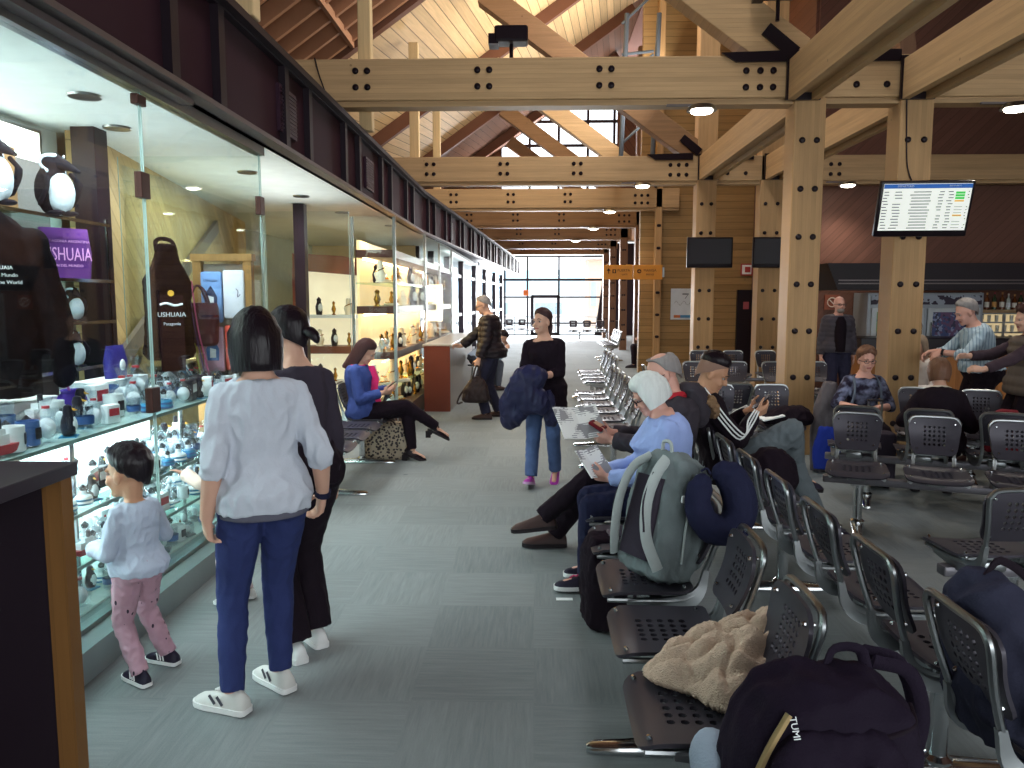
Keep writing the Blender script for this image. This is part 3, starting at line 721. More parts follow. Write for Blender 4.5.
class Person:
    def __init__(s, label, H, loc, yaw, pz=None, P=None, lean=(0, 0), side=0, twist=0, feet=None, hands=None, head=(0, 0, 0), w=1.0, belly=0, bust=0, cat='person', skin=None, vox=.009, sh=.95, hs=1.0, pole_k=None, pole_e=None, hipyaw=0, legk=1.0, mat_skin=None, nose=1, detail=True):
        S = s.S = H/1.70; s.t = thing('person', label, cat, (loc[0], loc[1], 0), R(yaw)); s.vox = vox; s.w = w; s.belly = belly; s.bust = bust; s.sk = skin or SKIN
        s.detail = detail
        P = s.P = V(P) if P is not None else V((0, 0, .93*S if pz is None else pz))
        # spine
        s.sp = []; n = 30; p = P.copy(); t0 = -.10
        def dirv(t):
            f = max(0, min(1, t/.5)); a = R(lean[0]+(lean[1]-lean[0])*f); b = R(side)*f
            return V((math.sin(b), math.sin(a), math.cos(a)*math.cos(b))).normalized()
        s.dirv = dirv
        def spine(t):
            q = P.copy(); st = t/12
            for i in range(12): q += dirv(st*(i+.5))*st*S
            return q
        s.spine = spine
        def axes(t):
            d = dirv(t); a = R(hipyaw+(twist-hipyaw)*max(0, min(1, t/.45)))
            x = V((math.cos(a), math.sin(a), 0)); x = (x-d*x.dot(d)).normalized(); return x, d.cross(x)*-1 if False else d.cross(x), d
        s.axes = axes
        x, y, d = axes(.43); sc = spine(.398)
        s.shd = [sc+x*(.158*S*sh*k*(.6+.4*w)) for k in (-1, 1)]
        x0, y0, d0 = axes(0)
        s.hip = [P+x0*(.088*S*k)-d0*.05*S for k in (-1, 1)]
        LT, LS = .425*S*legk, .415*S*legk; AU, AF = .285*S, .245*S
        feet = feet or [(-.1, 0, .08, 0), (.1, 0, .08, 0)]
        s.ank, s.knee, s.footd = [], [], []
        for i, f in enumerate(feet):
            an = V(f[:3]); pk = (pole_k[i] if pole_k else (0, 1, .05))
            k, an = ik(s.hip[i], an, LT, LS, pk); s.knee.append(k); s.ank.append(an)
            yw = R(f[3]) if len(f) > 3 else 0; pt = R(f[4]) if len(f) > 4 else 0
            s.footd.append(V((math.sin(yw)*math.cos(pt), math.cos(yw)*math.cos(pt), math.sin(pt))))
        s.wr, s.elb, s.hand = [], [], []
        for i, h in enumerate(hands or [None, None]):
            k = (-1, 1)[i]
            if h is None: h = dict(p=s.shd[i]+V((k*.07*S, .03*S, -.52*S)), d=(0, .1, -1), n=(-k, 0, 0))
            pe = pole_e[i] if pole_e else (k*.5, -1, -.4)
            e, wv = ik(s.shd[i], V(h['p']), AU, AF, pe); s.elb.append(e); s.wr.append(wv)
            s.hand.append((V(h.get('d', tuple(wv-e))).normalized(), V(h.get('n', (-k, 0, 0))), h.get('c', 25), k))
        # head frame
        yw, pt, rl = [R(q) for q in head]
        nb = spine(.50); xd, yd, dd = axes(.5)
        hf = V((-math.sin(yw), math.cos(yw), 0)); hx = V((math.cos(yw), math.sin(yw), 0))
        up = V((0, 0, 1)); hf2 = hf*math.cos(pt)+up*math.sin(pt); hu = up*math.cos(pt)-hf*math.sin(pt)
        hx2 = hx*math.cos(rl)-hu*math.sin(rl)*-1 if rl else hx; hu2 = hf2.cross(hx2)*-1 if False else hx2.cross(hf2)
        s.hx, s.hf, s.hu = hx2, hf2, hu2
        s.hc = nb+dd*.012*S+hu2*.108*S*hs+hf2*.03*S; s.nb = nb
        s.HS = S*hs*1.0
        s.body()
    def hp(s, x, y, z): return s.hc+(s.hx*x+s.hf*y+s.hu*z)*s.HS
    def HM(s): return Matrix((s.hx, s.hf, s.hu)).transposed()
    def torso(s, mb, t0, t1, inf=0, flare=0, n=24, mi=0, wk=None):
        ts = sorted({t0, t1} | {q[0] for q in TS if t0 < q[0] < t1} | {t0+(t1-t0)*i/10 for i in range(1, 10)})
        rings = []
        for t in ts:
            j = 0
            while j < len(TS)-2 and TS[j+1][0] < t: j += 1
            a, b = TS[j], TS[j+1]; f = max(0, min(1, (t-a[0])/(b[0]-a[0]))); f = f*f*(3-2*f)
            rx = (a[1]+(b[1]-a[1])*f)*s.S*(s.w if t < .44 else 1)+inf; ry = (a[2]+(b[2]-a[2])*f)*s.S*(.5+.5*s.w)+inf
            if t < -.04 and inf: rx = max(rx, .15*s.S*s.w+inf); ry = max(ry, .1*s.S+inf)
            fl = flare*max(0, 1-(t-t0)/.2) if flare else 0
            rx += fl; ry += fl
            if inf: rx += .024*s.S*max(0, min(1, (.12-t)/.10)); ry += .006*s.S*max(0, min(1, (.12-t)/.10))
            x, y, d = s.axes(t); c = s.spine(t)
            if t < 0: c = s.P+s.dirv(0)*t*s.S
            bl = s.belly*math.exp(-((t-.12)/.11)**2)+s.bust*math.exp(-((t-.31)/.06)**2)
            r = []
            for i in range(n):
                an = 2*PI*i/n; cx, cy = math.cos(an), math.sin(an)
                e = .85; px_ = math.copysign(abs(cx)**e, cx)*rx; py = math.copysign(abs(cy)**e, cy)*ry
                if cy > 0: py += bl*cy
                elif inf and t < .10: py += .055*s.S*cy*max(0, 1-max(0, t)/.10)
                r.append(c+x*px_+y*py)
            rings.append(r)
        mb.loft(rings, mi)
    def arm(s, mb, i, inf=0, end=1.0, cuff=0, start=True):
        S = s.S; a, e, w_ = s.shd[i], s.elb[i], s.wr[i]; fat = .75+.25*s.w
        r = [.050*S*fat+inf, .047*S*fat+inf, .043*S+inf, .04*S+inf, .028*S+inf+cuff]
        nk = s.spine(.452)
        mb.cap(nk.lerp(a, .3), a, .036*S+inf*.7, .050*S*fat+inf)
        pts = [a, a.lerp(e, .5), e]
        if end <= .5: b = a.lerp(e, end*2); mb.cap(a, a.lerp(b, .8), r[0], r[1]); mb.tube([a, b], [r[0], r[1]+.004], 12); return
        mb.cap(a, e, r[0], r[2]); f = (end-.5)*2
        b = e.lerp(w_, f); rb = r[3]+(r[4]-r[3])*f
        mb.tube([e, e.lerp(b, .3), b], [r[2], r[3], rb], 12)
    def leg(s, mb, i, inf=0, end=1.0, hem=0):
        S = s.S; h, k, a = s.hip[i], s.knee[i], s.ank[i]; fat = .7+.3*s.w
        r = [.096*S*fat+inf, .086*S*fat+inf, .060*S+inf, .054*S+inf, .035*S+inf+hem]
        gx, gy, gd = s.axes(0); mb.ell(h-gy*.045*S+gd*.02*S, (.082*S*fat+inf, .082*S+inf, .095*S+inf)); mb.cap(h, k, r[0], r[2]); mb.cap(h.lerp(k, .25), h.lerp(k, .6), r[1]*1.03, r[1]*.92)
        d = (a-k); b = k+d*end
        mb.tube([k, k.lerp(b, .35), b], [r[2], r[3], r[4]], 14)
        bk = d.normalized().cross(s.hx*0+s.axes(0)[0]); 
        mb.ell(k.lerp(a, .3)-s.footd[i]*.012*S, (.046*S+inf, .05*S+inf, .1*S), M=Matrix(frame(d, s.footd[i])[0:2]+(d.normalized(),)).transposed() if True else None)
    def fingers(s, mb, i):
        d, n, c, k = s.hand[i]; S = s.S*.95; w_ = s.wr[i]
        n = (n-d*n.dot(d)).normalized(); sd = d.cross(n)*k          # thumb side
        s.hand_axes = getattr(s, 'hand_axes', {}); s.hand_axes[i] = (d, n, sd)
        kn = w_+d*.092*S
        mb.loft([[w_+d*t*S+sd*(cx*a*S)+n*(cy*b*S) for cx, cy in ((1, .3), (.7, 1), (-.7, 1), (-1, .3), (-1, -.3), (-.7, -1), (.7, -1), (1, -.3))] for t, a, b in ((-.01, .026, .02), (.02, .034, .018), (.06, .041, .017), (.095, .041, .014))])
        for q, (off, L) in enumerate(((.030, .072), (.010, .08), (-.011, .074), (-.030, .058))):
            p = kn+sd*off*S-d*.01*S; a = c*.6
            pts = [p]
            for sg in (.45, .32, .25):
                a_ = R(a+q*3); p = p+(d*math.cos(a_)+n*math.sin(a_)+sd*off*1.2)*(L*sg*1.05*S); pts.append(p); a += c
            mb.tube(pts, [.0100*S, .0096*S, .0088*S, .0078*S], 7, round_=True)
        p = w_+d*.03*S+sd*.03*S; q = p+(d*.6+sd*.62+n*.35).normalized()*.05*S; u = q+(d*.85+sd*.15+n*.5).normalized()*.042*S
        mb.tube([p, q, u], [.0135*S, .0115*S, .0092*S], 8, round_=True)
    def body(s):
        mb = MB(); S = s.S; K = s.HS; M = s.HM(); hp = s.hp
        s.torso(mb, -.10, .50)
        for i in (0, 1):
            s.arm(mb, i); s.leg(mb, i); s.fingers(mb, i)
            f = s.footd[i]; mb.cap(s.ank[i]-V((0, 0, .03*S)), s.ank[i]+f*.12*S-V((0, 0, .045*S)), .033*S, .026*S)
        mb.cap(s.spine(.46), hp(0, -.02, -.05), .056*S, .052*K)
        mb.ell(hp(0, -.012, .035), V((.074, .094, .088))*K, M); mb.ell(hp(0, .022, -.035), V((.058, .066, .078))*K, M)
        mb.ell(hp(0, .066, -.092), V((.028, .022, .022))*K, M); mb.ell(hp(0, .03, -.075), V((.05, .05, .035))*K, M)
        for k in (-1, 1):
            mb.ell(hp(k*.076, -.006, -.012), V((.011, .020, .032))*K, M, 10, 6)
            mb.ell(hp(k*.036, .066, -.035), V((.024, .02, .022))*K, M, 10, 6)
            mb.cap(hp(k*.014, .085, .022), hp(k*.045, .072, .02), .011*K, .009*K, 8)
        mb.cap(hp(0, .084, .012), hp(0, .103, -.026), .009*K, .013*K, 8); mb.cap(hp(-.013, .09, -.03), hp(.013, .09, -.03), .009*K, .009*K, 8)
        mb.cap(hp(-.017, .081, -.062), hp(.017, .081, -.062), .009*K, .009*K, 8)
        me = remesh(mb, 'body', [s.sk, LIP], s.vox, 3)
        lp = hp(0, .088, -.062)
        if s.detail:
            ln = []
            for f in me.polygons:
                c = f.center-lp
                if c.length < .03*K and abs(c.dot(s.hu)) < .0085*K and abs(c.dot(s.hx)) < .024*K: f.material_index = 1
        s.bodyo = link('body', me, s.t)
        if s.detail:
            for k in (-1, 1):
                mb = MB(); mb.ell(hp(k*.032, .0725, .004), V((.0135, .010, .0080))*K, M, 10, 8); mb.ell(hp(k*.032, .0785, .004), V((.0075, .006, .0072))*K, M, 8, 6, 1)
                mb.build('eye', [EYEW, EYEB], s.t, 60)
    def brows(s, m):
        for k in (-1, 1):
            mb = MB(); mb.tube([s.hp(k*.015, .097, .026), s.hp(k*.033, .092, .032), s.hp(k*.052, .078, .025)], [.003*s.HS, .0045*s.HS, .002*s.HS], 6); mb.build('eyebrow', m, s.t, 60)
    def glasses(s, m=GLS):
        mb = MB(); K = s.HS
        for k in (-1, 1):
            c = [s.hp(k*.034+.024*math.cos(2*PI*i/14), .100-.006*abs(math.cos(2*PI*i/14)), .002+.017*math.sin(2*PI*i/14)) for i in range(15)]
            mb.tube(c, .0026*K, 6, cap=False); mb.tube([s.hp(k*.058, .096, .006), s.hp(k*.078, .05, .006), s.hp(k*.08, -.01, .002)], .0028*K, 6)
        mb.tube([s.hp(-.011, .1, .006), s.hp(.011, .1, .006)], .0028*K, 6)
        return mb.build('spectacles', m, s.t, 60)
    def top(s, m, t0=-.02, t1=.465, inf=.014, flare=.0, end=.97, cuff=.006, name='shirt', wr=.006, wf=9, mats=None, extra=None, it=4, sleeves=True, vox=None):
        mb = MB(); s.torso(mb, t0, t1, inf, flare)
        if sleeves:
            for i in (0, 1): s.arm(mb, i, max(inf*.55, .012), end, cuff)
        if extra: extra(mb)
        return link(name, remesh(mb, name, mats or m, vox or s.vox, it, wr, wf), s.t)
    def pants(s, m, t1=.10, inf=.012, end=.99, hem=.004, name='trousers', wr=.005, wf=10, vox=None):
        mb = MB(); s.torso(mb, -.09, t1, inf)
        for i in (0, 1): s.leg(mb, i, inf, end, hem)
        return link(name, remesh(mb, name, m, vox or s.vox, 4, wr, wf), s.t)
    def shoes(s, m, sole, L=.27, heel=0, mid=None, hgt=1.0):
        for i in (0, 1):
            f = s.footd[i]; fw = V((f.x, f.y, f.z)).normalized(); sd = fw.cross(V((0, 0, 1))).normalized(); up = sd.cross(fw)
            K = s.S*L/.27; o = s.ank[i]-up*(.078*s.S)
            mb = MB(); rings = []; srings = []
            for y, w_, h in ((-.078, .022, .05), (-.07, .032, .075), (-.04, .037, .098), (.0, .038, .10), (.04, .04, .082), (.09, .045, .066), (.13, .046, .055), (.165, .04, .046), (.185, .026, .034), (.193, .012, .024)):
                h *= hgt
                rr = []
                for a in range(12):
                    an = PI*a/11; rr.append(o+fw*(y*K)+sd*(w_*K*math.cos(an)*(.92 if a not in (0, 11) else 1))+up*((.022+heel*max(0, .04-y)*.25)*K+(h-.022)*K*max(0, math.sin(an))**.8))
                rings.append(rr)
                z0 = heel*max(0, .05-y)*0
                srings.append([o+fw*(y*K*1.02)+sd*((w_+.004)*K*q)+up*(z*K) for q, z in ((1, 0), (1, .024), (-1, .024), (-1, 0))])
            mb.loft(rings, 0); n0 = mb.loft(srings, 1)
            if heel: mb.box(o-fw*.045*K-up*.0, (.05*K, .05*K, .06*K), 1)
            sh_ = mb.build('shoe', [m, sole], s.t, 50)
            s.shoe_info = getattr(s, 'shoe_info', []) + [(sh_, o, fw, sd, up, K)]
    def hair(s, m, front=62, side=88, back=118, th=.012, curtain=None, name='hair', noise_=.004, cfront=60, vol=1.0, n=40, cr=1.0, cin=0, jag=0, t0=0, pw=2.6):
        """front/side/back: hairline polar angle from the crown (deg). curtain: length below head centre for |azimuth|>cfront (deg from the face)"""
        K = s.HS; mb = MB(); out, inn = [], []
        def ell(th_, az, k):
            c_ = math.cos(th_); sn = math.sin(th_); sn = sn if c_ > 0 else 1-(1-sn)*.3; return V((.077*k*sn*math.sin(az), .098*k*sn*math.cos(az)-.012, (.092 if c_ > 0 else .15)*k*c_+.035))
        steps = 16
        for j in range(n):
            az = 2*PI*j/n; a = abs(((math.degrees(az)+180) % 360)-180)
            if a < 90: hl = front+(side-front)*(a/90)**(1.5 if curtain else pw)
            else: hl = side+(back-side)*((a-90)/90)
            hl += jag*math.sin(j*2.4)
            ro, ri = [], []
            for q in range(steps+1):
                f = q/steps; t_ = R(t0+(hl-t0)*f)
                tk = th*(1 if f < .55 or (curtain and a > cfront) else max(.05, 1-((f-.55)/.45)**2))
                if t0 and f < .2: tk = th*max(.05, 1-((.2-f)/.2)**2)
                p = ell(t_, az, 1+tk/.085*vol)
                po = p
                if curtain and a > cfront and t_ > R(80):
                    g = (t_-R(80))/max(.01, R(hl)-R(80)); e = ell(R(84), az, 1+tk/.085*vol)
                    Lc = curtain if not callable(curtain) else curtain(a)
                    po = V((e.x*(cr-cin*g*g), (e.y)*(cr-cin*g*g), .045-g*(Lc+.045)))
                ro.append(po); ri.append(V((po.x*.9, po.y*.9-.001, po.z*.93+.002 if not (curtain and a > cfront and t_ > R(80)) else po.z)))
            out.append(ro); inn.append(ri)
        bm = mb.bm
        vo = [[bm.verts.new(s.hp(*(p*(1+noise_*10*noise.noise(p*45+V((j, 0, 0))))))) for p in r] for j, r in enumerate(out)]
        vi = [[bm.verts.new(s.hp(*p)) for p in r] for r in inn]
        for j in range(n):
            k = (j+1) % n
            for q in range(steps):
                mb.face((vo[j][q], vo[k][q], vo[k][q+1], vo[j][q+1])); mb.face((vi[j][q], vi[j][q+1], vi[k][q+1], vi[k][q]))
            mb.face((vo[j][-1], vo[k][-1], vi[k][-1], vi[j][-1]))
        bmesh.ops.remove_doubles(bm, verts=bm.verts, dist=.0006)
        return mb.build(name, m, s.t, 75)
    def strip(s, name, m, pts, w_, th=.004, hint=(0, 0, 1)):
        mb = MB(); mb.tube(pts, w_, 8, flat=1, hint=hint); return mb.build(name, m, s.t, 60)
    def world(s, p):
        a = s.t.rotation_euler.z; p = V(p); return V((p.x*math.cos(a)-p.y*math.sin(a), p.x*math.sin(a)+p.y*math.cos(a), p.z))+s.t.location
    def local(s, p):
        a = -s.t.rotation_euler.z; p = V(p)-s.t.location; return V((p.x*math.cos(a)-p.y*math.sin(a), p.x*math.sin(a)+p.y*math.cos(a), p.z))
def w2l(loc, yaw, p):
    a = -R(yaw); x, y = p[0]-loc[0], p[1]-loc[1]
    return (x*math.cos(a)-y*math.sin(a), x*math.sin(a)+y*math.cos(a)) + tuple(p[2:3])
def wv(yaw, v):
    a = -R(yaw); return (v[0]*math.cos(a)-v[1]*math.sin(a), v[0]*math.sin(a)+v[1]*math.cos(a), v[2])
FAB = lambda n, h, **k: mat(n, h, k.pop('rough', .85), var=k.pop('var', .1), vs=k.pop('vs', 14), bump=k.pop('bump', .25), bs=k.pop('bs', 160), spec=.2, **k)
JEAN = FAB('jeans_blue', '#2c3560', var=.18); JEANF = FAB('jeans_faded', '#4d5f86', var=.3); JEANG = FAB('jeans_grey_blue', '#5f676b', var=.2)
BKF = FAB('black_cloth', '#1b131b'); BKF2 = FAB('charcoal_cloth', '#37313b'); NVY = FAB('navy_cloth', '#1f2138'); WSH = FAB('white_knit', '#b9bec8'); GSH = FAB('light_grey_sweat', '#a9b3c2')
SOLW = mat('white_sole', '#d8d8d6', .6); SOLK = mat('dark_sole', '#1c1519', .6); SHW = mat('sneaker_grey', '#c3c2bd', .6); SHK = mat('sneaker_navy', '#201c2c', .6); SHB = mat('brown_leather', '#3c2a28', .5)
P_ = {}

# 1 woman in white ---------------------------------------------------------
loc, yw = (-1.075, 3.0), 28
p = Person('woman seen from behind in white long-sleeved top and blue jeans at the shop glass', 1.60, loc, yw, w=.88, lean=(2, 4), vox=.0075,
    feet=[w2l(loc, yw, (-1.19, 2.90, .078))+(-42,), w2l(loc, yw, (-1.06, 3.09, .078))+(-22,)],
    hands=[dict(p=(-.215, -.01, .78), d=(.1, .35, -1), n=(1, .2, 0), c=42), dict(p=(.245, .05, .82), d=(-.1, .4, -1), n=(-1, 0, 0), c=35)], head=(6, -6, 0), pole_e=[(-.15, -1, 0), (.15, -1, 0)])
def wsh(mb): pass
p.top(WSH, t0=-.075, inf=.021, flare=.014, end=.60, cuff=.010, wr=.010, wf=9)
mb = MB(); p.torso(mb, -.10, .0, .014, .012); link('undershirt', remesh(mb, 'undershirt', FAB('grey_undershirt', '#5b5a66'), .008, 3), p.t)
p.pants(JEAN, t1=.06, inf=.010)
p.shoes(SHW, SOLW)
for o_, o, f, sd, up, K in p.shoe_info:
    for y, a in ((.02, .03), (.06, .035)):
        for k in (-1, 1):
            mb = MB(); mb.bar(o+f*(y*K)+sd*(k*.041*K)+up*.035*K, o+f*((y+.03)*K)+sd*(k*.039*K)+up*.068*K, .004, .012); q = mb.build('stripe', mat('shoe_stripe', '#46464f', .6), o_)
    mb = MB(); mb.tube([o+f*(.02*K)+up*.1*K+sd*.01, o+f*(.07*K)+up*.083*K-sd*.01, o+f*.045*K+up*.1*K, o+f*.09*K+up*.075*K], .004*K, 6); mb.build('lace', SOLW, o_)
p.hair(HB, front=70, side=100, back=120, th=.022, curtain=lambda a: .115+.012*(a/180), cfront=52, cr=1.14, cin=.10)
mb = MB(); d, n, sd = p.hand_axes[1]; mb.tube([p.wr[1]+d*(-.015), p.wr[1]+d*.012], .033, 12); mb.build('wrist_strap', NVY, p.t, 40)
# 2 woman in charcoal -------------------------------------------------------
loc, yw = (-1.05, 3.46), 48
p = Person('woman with short ponytail in charcoal top and black trousers beside the woman in white', 1.61, loc, yw, w=.78, pole_e=[(-.15, -1, 0), (.15, -1, 0)], lean=(3, 8), vox=.009,
    feet=[w2l(loc, yw, (-1.08, 3.36, .075))+(10,), w2l(loc, yw, (-1.03, 3.52, .075))+(10,)], head=(10, -10, 0))
p.top(BKF2, t0=-.07, inf=.012, flare=.006, end=.97)
p.pants(BKF, inf=.022, hem=.02)
p.shoes(mat('white_canvas', '#d5d5d3', .7), SOLW)
p.hair(HB, front=66, side=100, back=136, th=.018)
mb = MB(); mb.tube(spline([p.hp(0, -.11, .0), p.hp(.0, -.15, -.005), p.hp(0, -.185, -.03), p.hp(0, -.20, -.065)], 4), [.016, .018, .022, .024, .026, .027, .027, .026, .024, .021, .018, .014, .006], 10); mb.build('ponytail', HB, p.t, 60)
mb = MB(); mb.tube([p.hp(0, -.105, .003), p.hp(0, -.122, -.003)], .02, 10); mb.build('hair_tie', DKF, p.t, 60)
# 3 boy ------------------------------------------------------------------------
loc, yw = (-1.70, 3.20), 66
p = Person('small boy in pale grey sweatshirt and pink patterned trousers facing the display', .97, loc, yw, pz=.50, w=.95, lean=(-2, 6), vox=.006, hs=1.60, sh=.95, legk=.95, skin=SKIN2, belly=.02,
    feet=[w2l(loc, yw, (-1.66, 3.10, .05))+(10,), w2l(loc, yw, (-1.63, 3.29, .05))+(-5,)],
    hands=[dict(p=(-.10, .15, .57), d=(.35, .8, -.25), n=(.5, 0, -1), c=30), dict(p=(.12, .15, .60), d=(-.2, 1, -.1), n=(-.5, 0, -1), c=30)], head=(14, -4, 0), pole_e=[(-.35, -1, -.3), (.35, -1, -.3)])
p.top(GSH, t0=-.06, t1=.47, inf=.016, flare=.004, end=.99, cuff=.008, wr=.006, wf=14)
k = NT('pink_patterned'); co_ = k.coord(); mp = k.n('ShaderNodeMapping'); mp.inputs['Scale'].default_value = (1, 1, .5); k.l(co_, mp.inputs[0])
vo = k.n('ShaderNodeTexVoronoi', i_Scale=34, i_Randomness=.4); k.l(mp.outputs[0], vo.inputs['Vector'])
k.l(k.mix(k.math('LESS_THAN', vo.outputs['Distance'], .17), lin('#a5828e'), lin('#2b2030')), k.b.inputs['Base Color']); k.b.inputs['Roughness'].default_value = .9
p.pants(k.m, t1=.06, inf=.009, hem=.008, wr=.006, wf=16)
p.shoes(SHK, SOLW, L=.31)
for o_, o, f, sd, up, K in p.shoe_info:
    for q in range(3):
        for k_ in (-1, 1): mb = MB(); mb.bar(o+f*((.01+.024*q)*K)+sd*(k_*.042*K)+up*.03*K, o+f*((.028+.024*q)*K)+sd*(k_*.034*K)+up*.075*K, .004, .008); mb.build('stripe', SOLW, o_)
p.hair(HB, front=62, side=94, back=130, th=.022, vol=1.0, noise_=.006, jag=2)
p.brows(HB)
# toddler hidden behind the woman
loc, yw = (-1.57, 4.0), 80
p = Person('toddler almost hidden behind the woman in white, one hand reaching to the display', .88, loc, yw, pz=.46, w=1.1, vox=.008, hs=1.6, legk=.92, feet=[(-.05, .02, .05, 0), (.06, 0, .05, 0)],
    hands=[dict(p=w2l(loc, yw, (-1.79, 3.86, .74)), d=wv(yw, (-.9, -.1, .35)), n=wv(yw, (0, -.3, -1)), c=12), None], detail=False)
p.top(FAB('peach_knit', '#d9c6b8'), inf=.018, end=.98); p.pants(FAB('toddler_pants', '#b9a7a6'), inf=.015); p.shoes(SHW, SOLW, L=.3); p.hair(HB, 60, 94, 130, .018)

# 4 seated woman in blue hoodie -------------------------------------------------
loc, yw = (-1.74, 7.75), -90
p = Person('seated woman in blue hoodie and pink top looking at a phone, legs crossed', 1.66, loc, yw, P=(0, .02, .535), lean=(-16, 4), w=.98, vox=.009,
    feet=[(-.02, .50, .11, 0, -20), (-.12, .74, .33, -15, -28)], hands=[dict(p=(-.10, .24, .72), d=(.35, 1, .15), n=(.7, -.2, .5), c=35), dict(p=(.08, .22, .70), d=(-.35, 1, .15), n=(-.6, -.2, .6), c=35)],
    head=(0, -32, 0), pole_k=[(0, .6, 1), (.1, .5, 1)], pole_e=[(-.6, -.8, -.5), (.6, -.8, -.5)], bust=.02)
p.top(FAB('pink_top', '#d6336f'), t0=-.03, inf=.014, sleeves=False, name='pink_top')
p.top(FAB('blue_hoodie', '#3c4c86'), t0=-.08, t1=.455, inf=.026, end=.95, name='hoodie')
mb = MB(); P0 = [p.spine(t)+p.axes(t)[1]*(.135+.02*math.exp(-((t-.31)/.06)**2)) for t in (-.03, .1, .2, .3, .40, .45)]
mb.tube(P0, [.055, .05, .052, .055, .045, .03], 10, flat=.5); mb.build('open_front', FAB('pink_top', '#d6336f'), p.t, 60)
p.pants(BKF, inf=.012); p.shoes(mat('black_patent', '#1a1218', .25), SOLK, heel=.6, L=.25)
for o_, o, f, sd, up, K in p.shoe_info:
    mb = MB(); mb.box(o-f*.05*K-up*.03, (.045, .05, .07)); mb.build('heel', SOLK, o_)
    for y in (-.0, .12):
        mb = MB(); mb.tube([o+f*(y*K)+sd*(.024*K*math.cos(a*.785))+f*(.02*K*math.sin(a*.785))+up*(.098-.25*y*1.4)*K for a in range(9)], .004, 5); mb.build('ring_trim', CHR, o_)
p.hair(HDB, front=60, side=95, back=125, th=.014, curtain=lambda a: .25, cfront=75, cr=1.05, cin=-.05); p.brows(HDB)
P_['hoodie'] = p
# 5 man in puffer --------------------------------------------------------------
PUF = lambda p, fr, am: (lambda q: am*abs(math.sin(q.z*fr)))
loc, yw = (-.60, 10.62), 88
p = Person('standing grey-haired man in dark quilted jacket at the counter holding a bag', 1.72, loc, yw, w=1.08, lean=(0, 8), belly=.04, vox=.011,
    feet=[w2l(loc, yw, (-.66, 10.52, .08))+(0,), w2l(loc, yw, (-.50, 10.8, .08))+(5,)], hands=[dict(p=(-.26, .14, .84), d=(.05, .25, -1), n=(1, 0, 0), c=50), dict(p=(.06, .42, .98), d=(-.1, 1, .1), n=(-.6, 0, -.7), c=40)], head=(4, -22, 0))
mb = MB(); p.torso(mb, -.09, .465, .036, .01); [p.arm(mb, i, .024, .95, .008) for i in (0, 1)]
link('quilted_jacket', remesh(mb, 'quilted_jacket', mat('dark_quilt', '#1a1219', .5), .011, 3, .004, 12, wrinkle=lambda q: .010*abs(math.sin(q.z*42))), p.t)
mb = MB(); p.torso(mb, .0, .478, .012); link('shirt', remesh(mb, 'shirt', FAB('pale_shirt', '#c9c9cf'), .011, 2), p.t)
p.pants(FAB('dark_jeans', '#2a2a3c'), inf=.02, hem=.015); p.shoes(SHB, SOLK); p.hair(HG, 44, 90, 136, .010); p.glasses()
P_['puffer'] = p
# 6 person bending at the far side of the counter
loc, yw = (-1.02, 13.9), -70
p = Person('seated dark-haired person in pale blue shirt leaning over behind the counter', 1.65, loc, yw, P=(0, 0, .58), lean=(25, 70), vox=.013, feet=[(-.1, .35, .08, 0), (.1, .35, .08, 0)], hands=[dict(p=(-.1, .5, .78)), dict(p=(.12, .5, .75))], head=(0, -50, 0), detail=False)
p.top(FAB('pale_blue_shirt', '#b8cbe2'), inf=.02); p.pants(FAB('mid_grey', '#565a66'), inf=.016); p.shoes(SHB, SOLK); p.hair(HB, 62, 94, 130, .016)
mb = MB(); st = thing('stool', 'small grey stool under the person leaning behind the counter', 'stool', (-1.02, 13.9, 0))
mb.lathe([(.02, .44), (.18, .45), (.19, .475), (.02, .48)]); mb.build('seat', mat('stool_grey', '#6a6a70', .5), st, 40)
for k in range(4): mb = MB(); a = PI/4+k*PI/2; mb.tube([(.13*math.cos(a), .13*math.sin(a), .45), (.19*math.cos(a), .19*math.sin(a), 0)], .012); mb.build('leg', CHR, st)

# 7 walking woman ----------------------------------------------------------------
loc, yw = (.09, 6.84), 172
p = Person('woman walking up the aisle in black sweater carrying a navy coat', 1.53, loc, yw, pz=.87, w=.95, lean=(-2, 0), side=4, vox=.008, bust=.02,
    feet=[(-.09, -.05, .11, 0, -25), (.10, .16, .085, 4, 14)], hands=[dict(p=(.02, .22, .97), d=(.6, .5, -.35), n=(0, .2, -1), c=30), dict(p=(.10, .24, .88), d=(.95, .25, .1), n=(-.3, -.6, -.7), c=30)],
    head=(-30, 2, 0), pole_e=[(-.8, -.5, -.6), (.7, -.8, -.6)])
p.top(BKF, t0=-.20+.1, t1=.44, inf=.02, flare=.03, end=.72, name='sweater')
mb = MB(); mb.loft([[p.P+V((rx*math.cos(a*PI/10), ry*math.sin(a*PI/10), z)) for a in range(20)] for z, rx, ry in ((-.22, .205, .165), (-.15, .20, .165), (0, .188, .15), (.06, .17, .13))])
link('tunic_hem', remesh(mb, 'tunic_hem', BKF, .009, 3, .006, 9), p.t)
p.pants(JEANF, inf=.012, hem=.012); p.shoes(mat('magenta_sneaker', '#9c2f93', .5), mat('lilac_sole', '#b28fb4', .6), L=.26)
p.hair(HDB, 56, 92, 134, .016, pw=1.4); p.brows(HDB)
mb = MB(); mb.tube(spline([p.hp(0, -.105, 0), p.hp(0, -.135, -.04), p.hp(0, -.13, -.11), p.hp(0, -.12, -.19)], 3), [.014, .02, .024, .026, .025, .023, .02, .016, .012, .006], 8); mb.build('ponytail', HDB, p.t, 60)
P_['walk'] = p

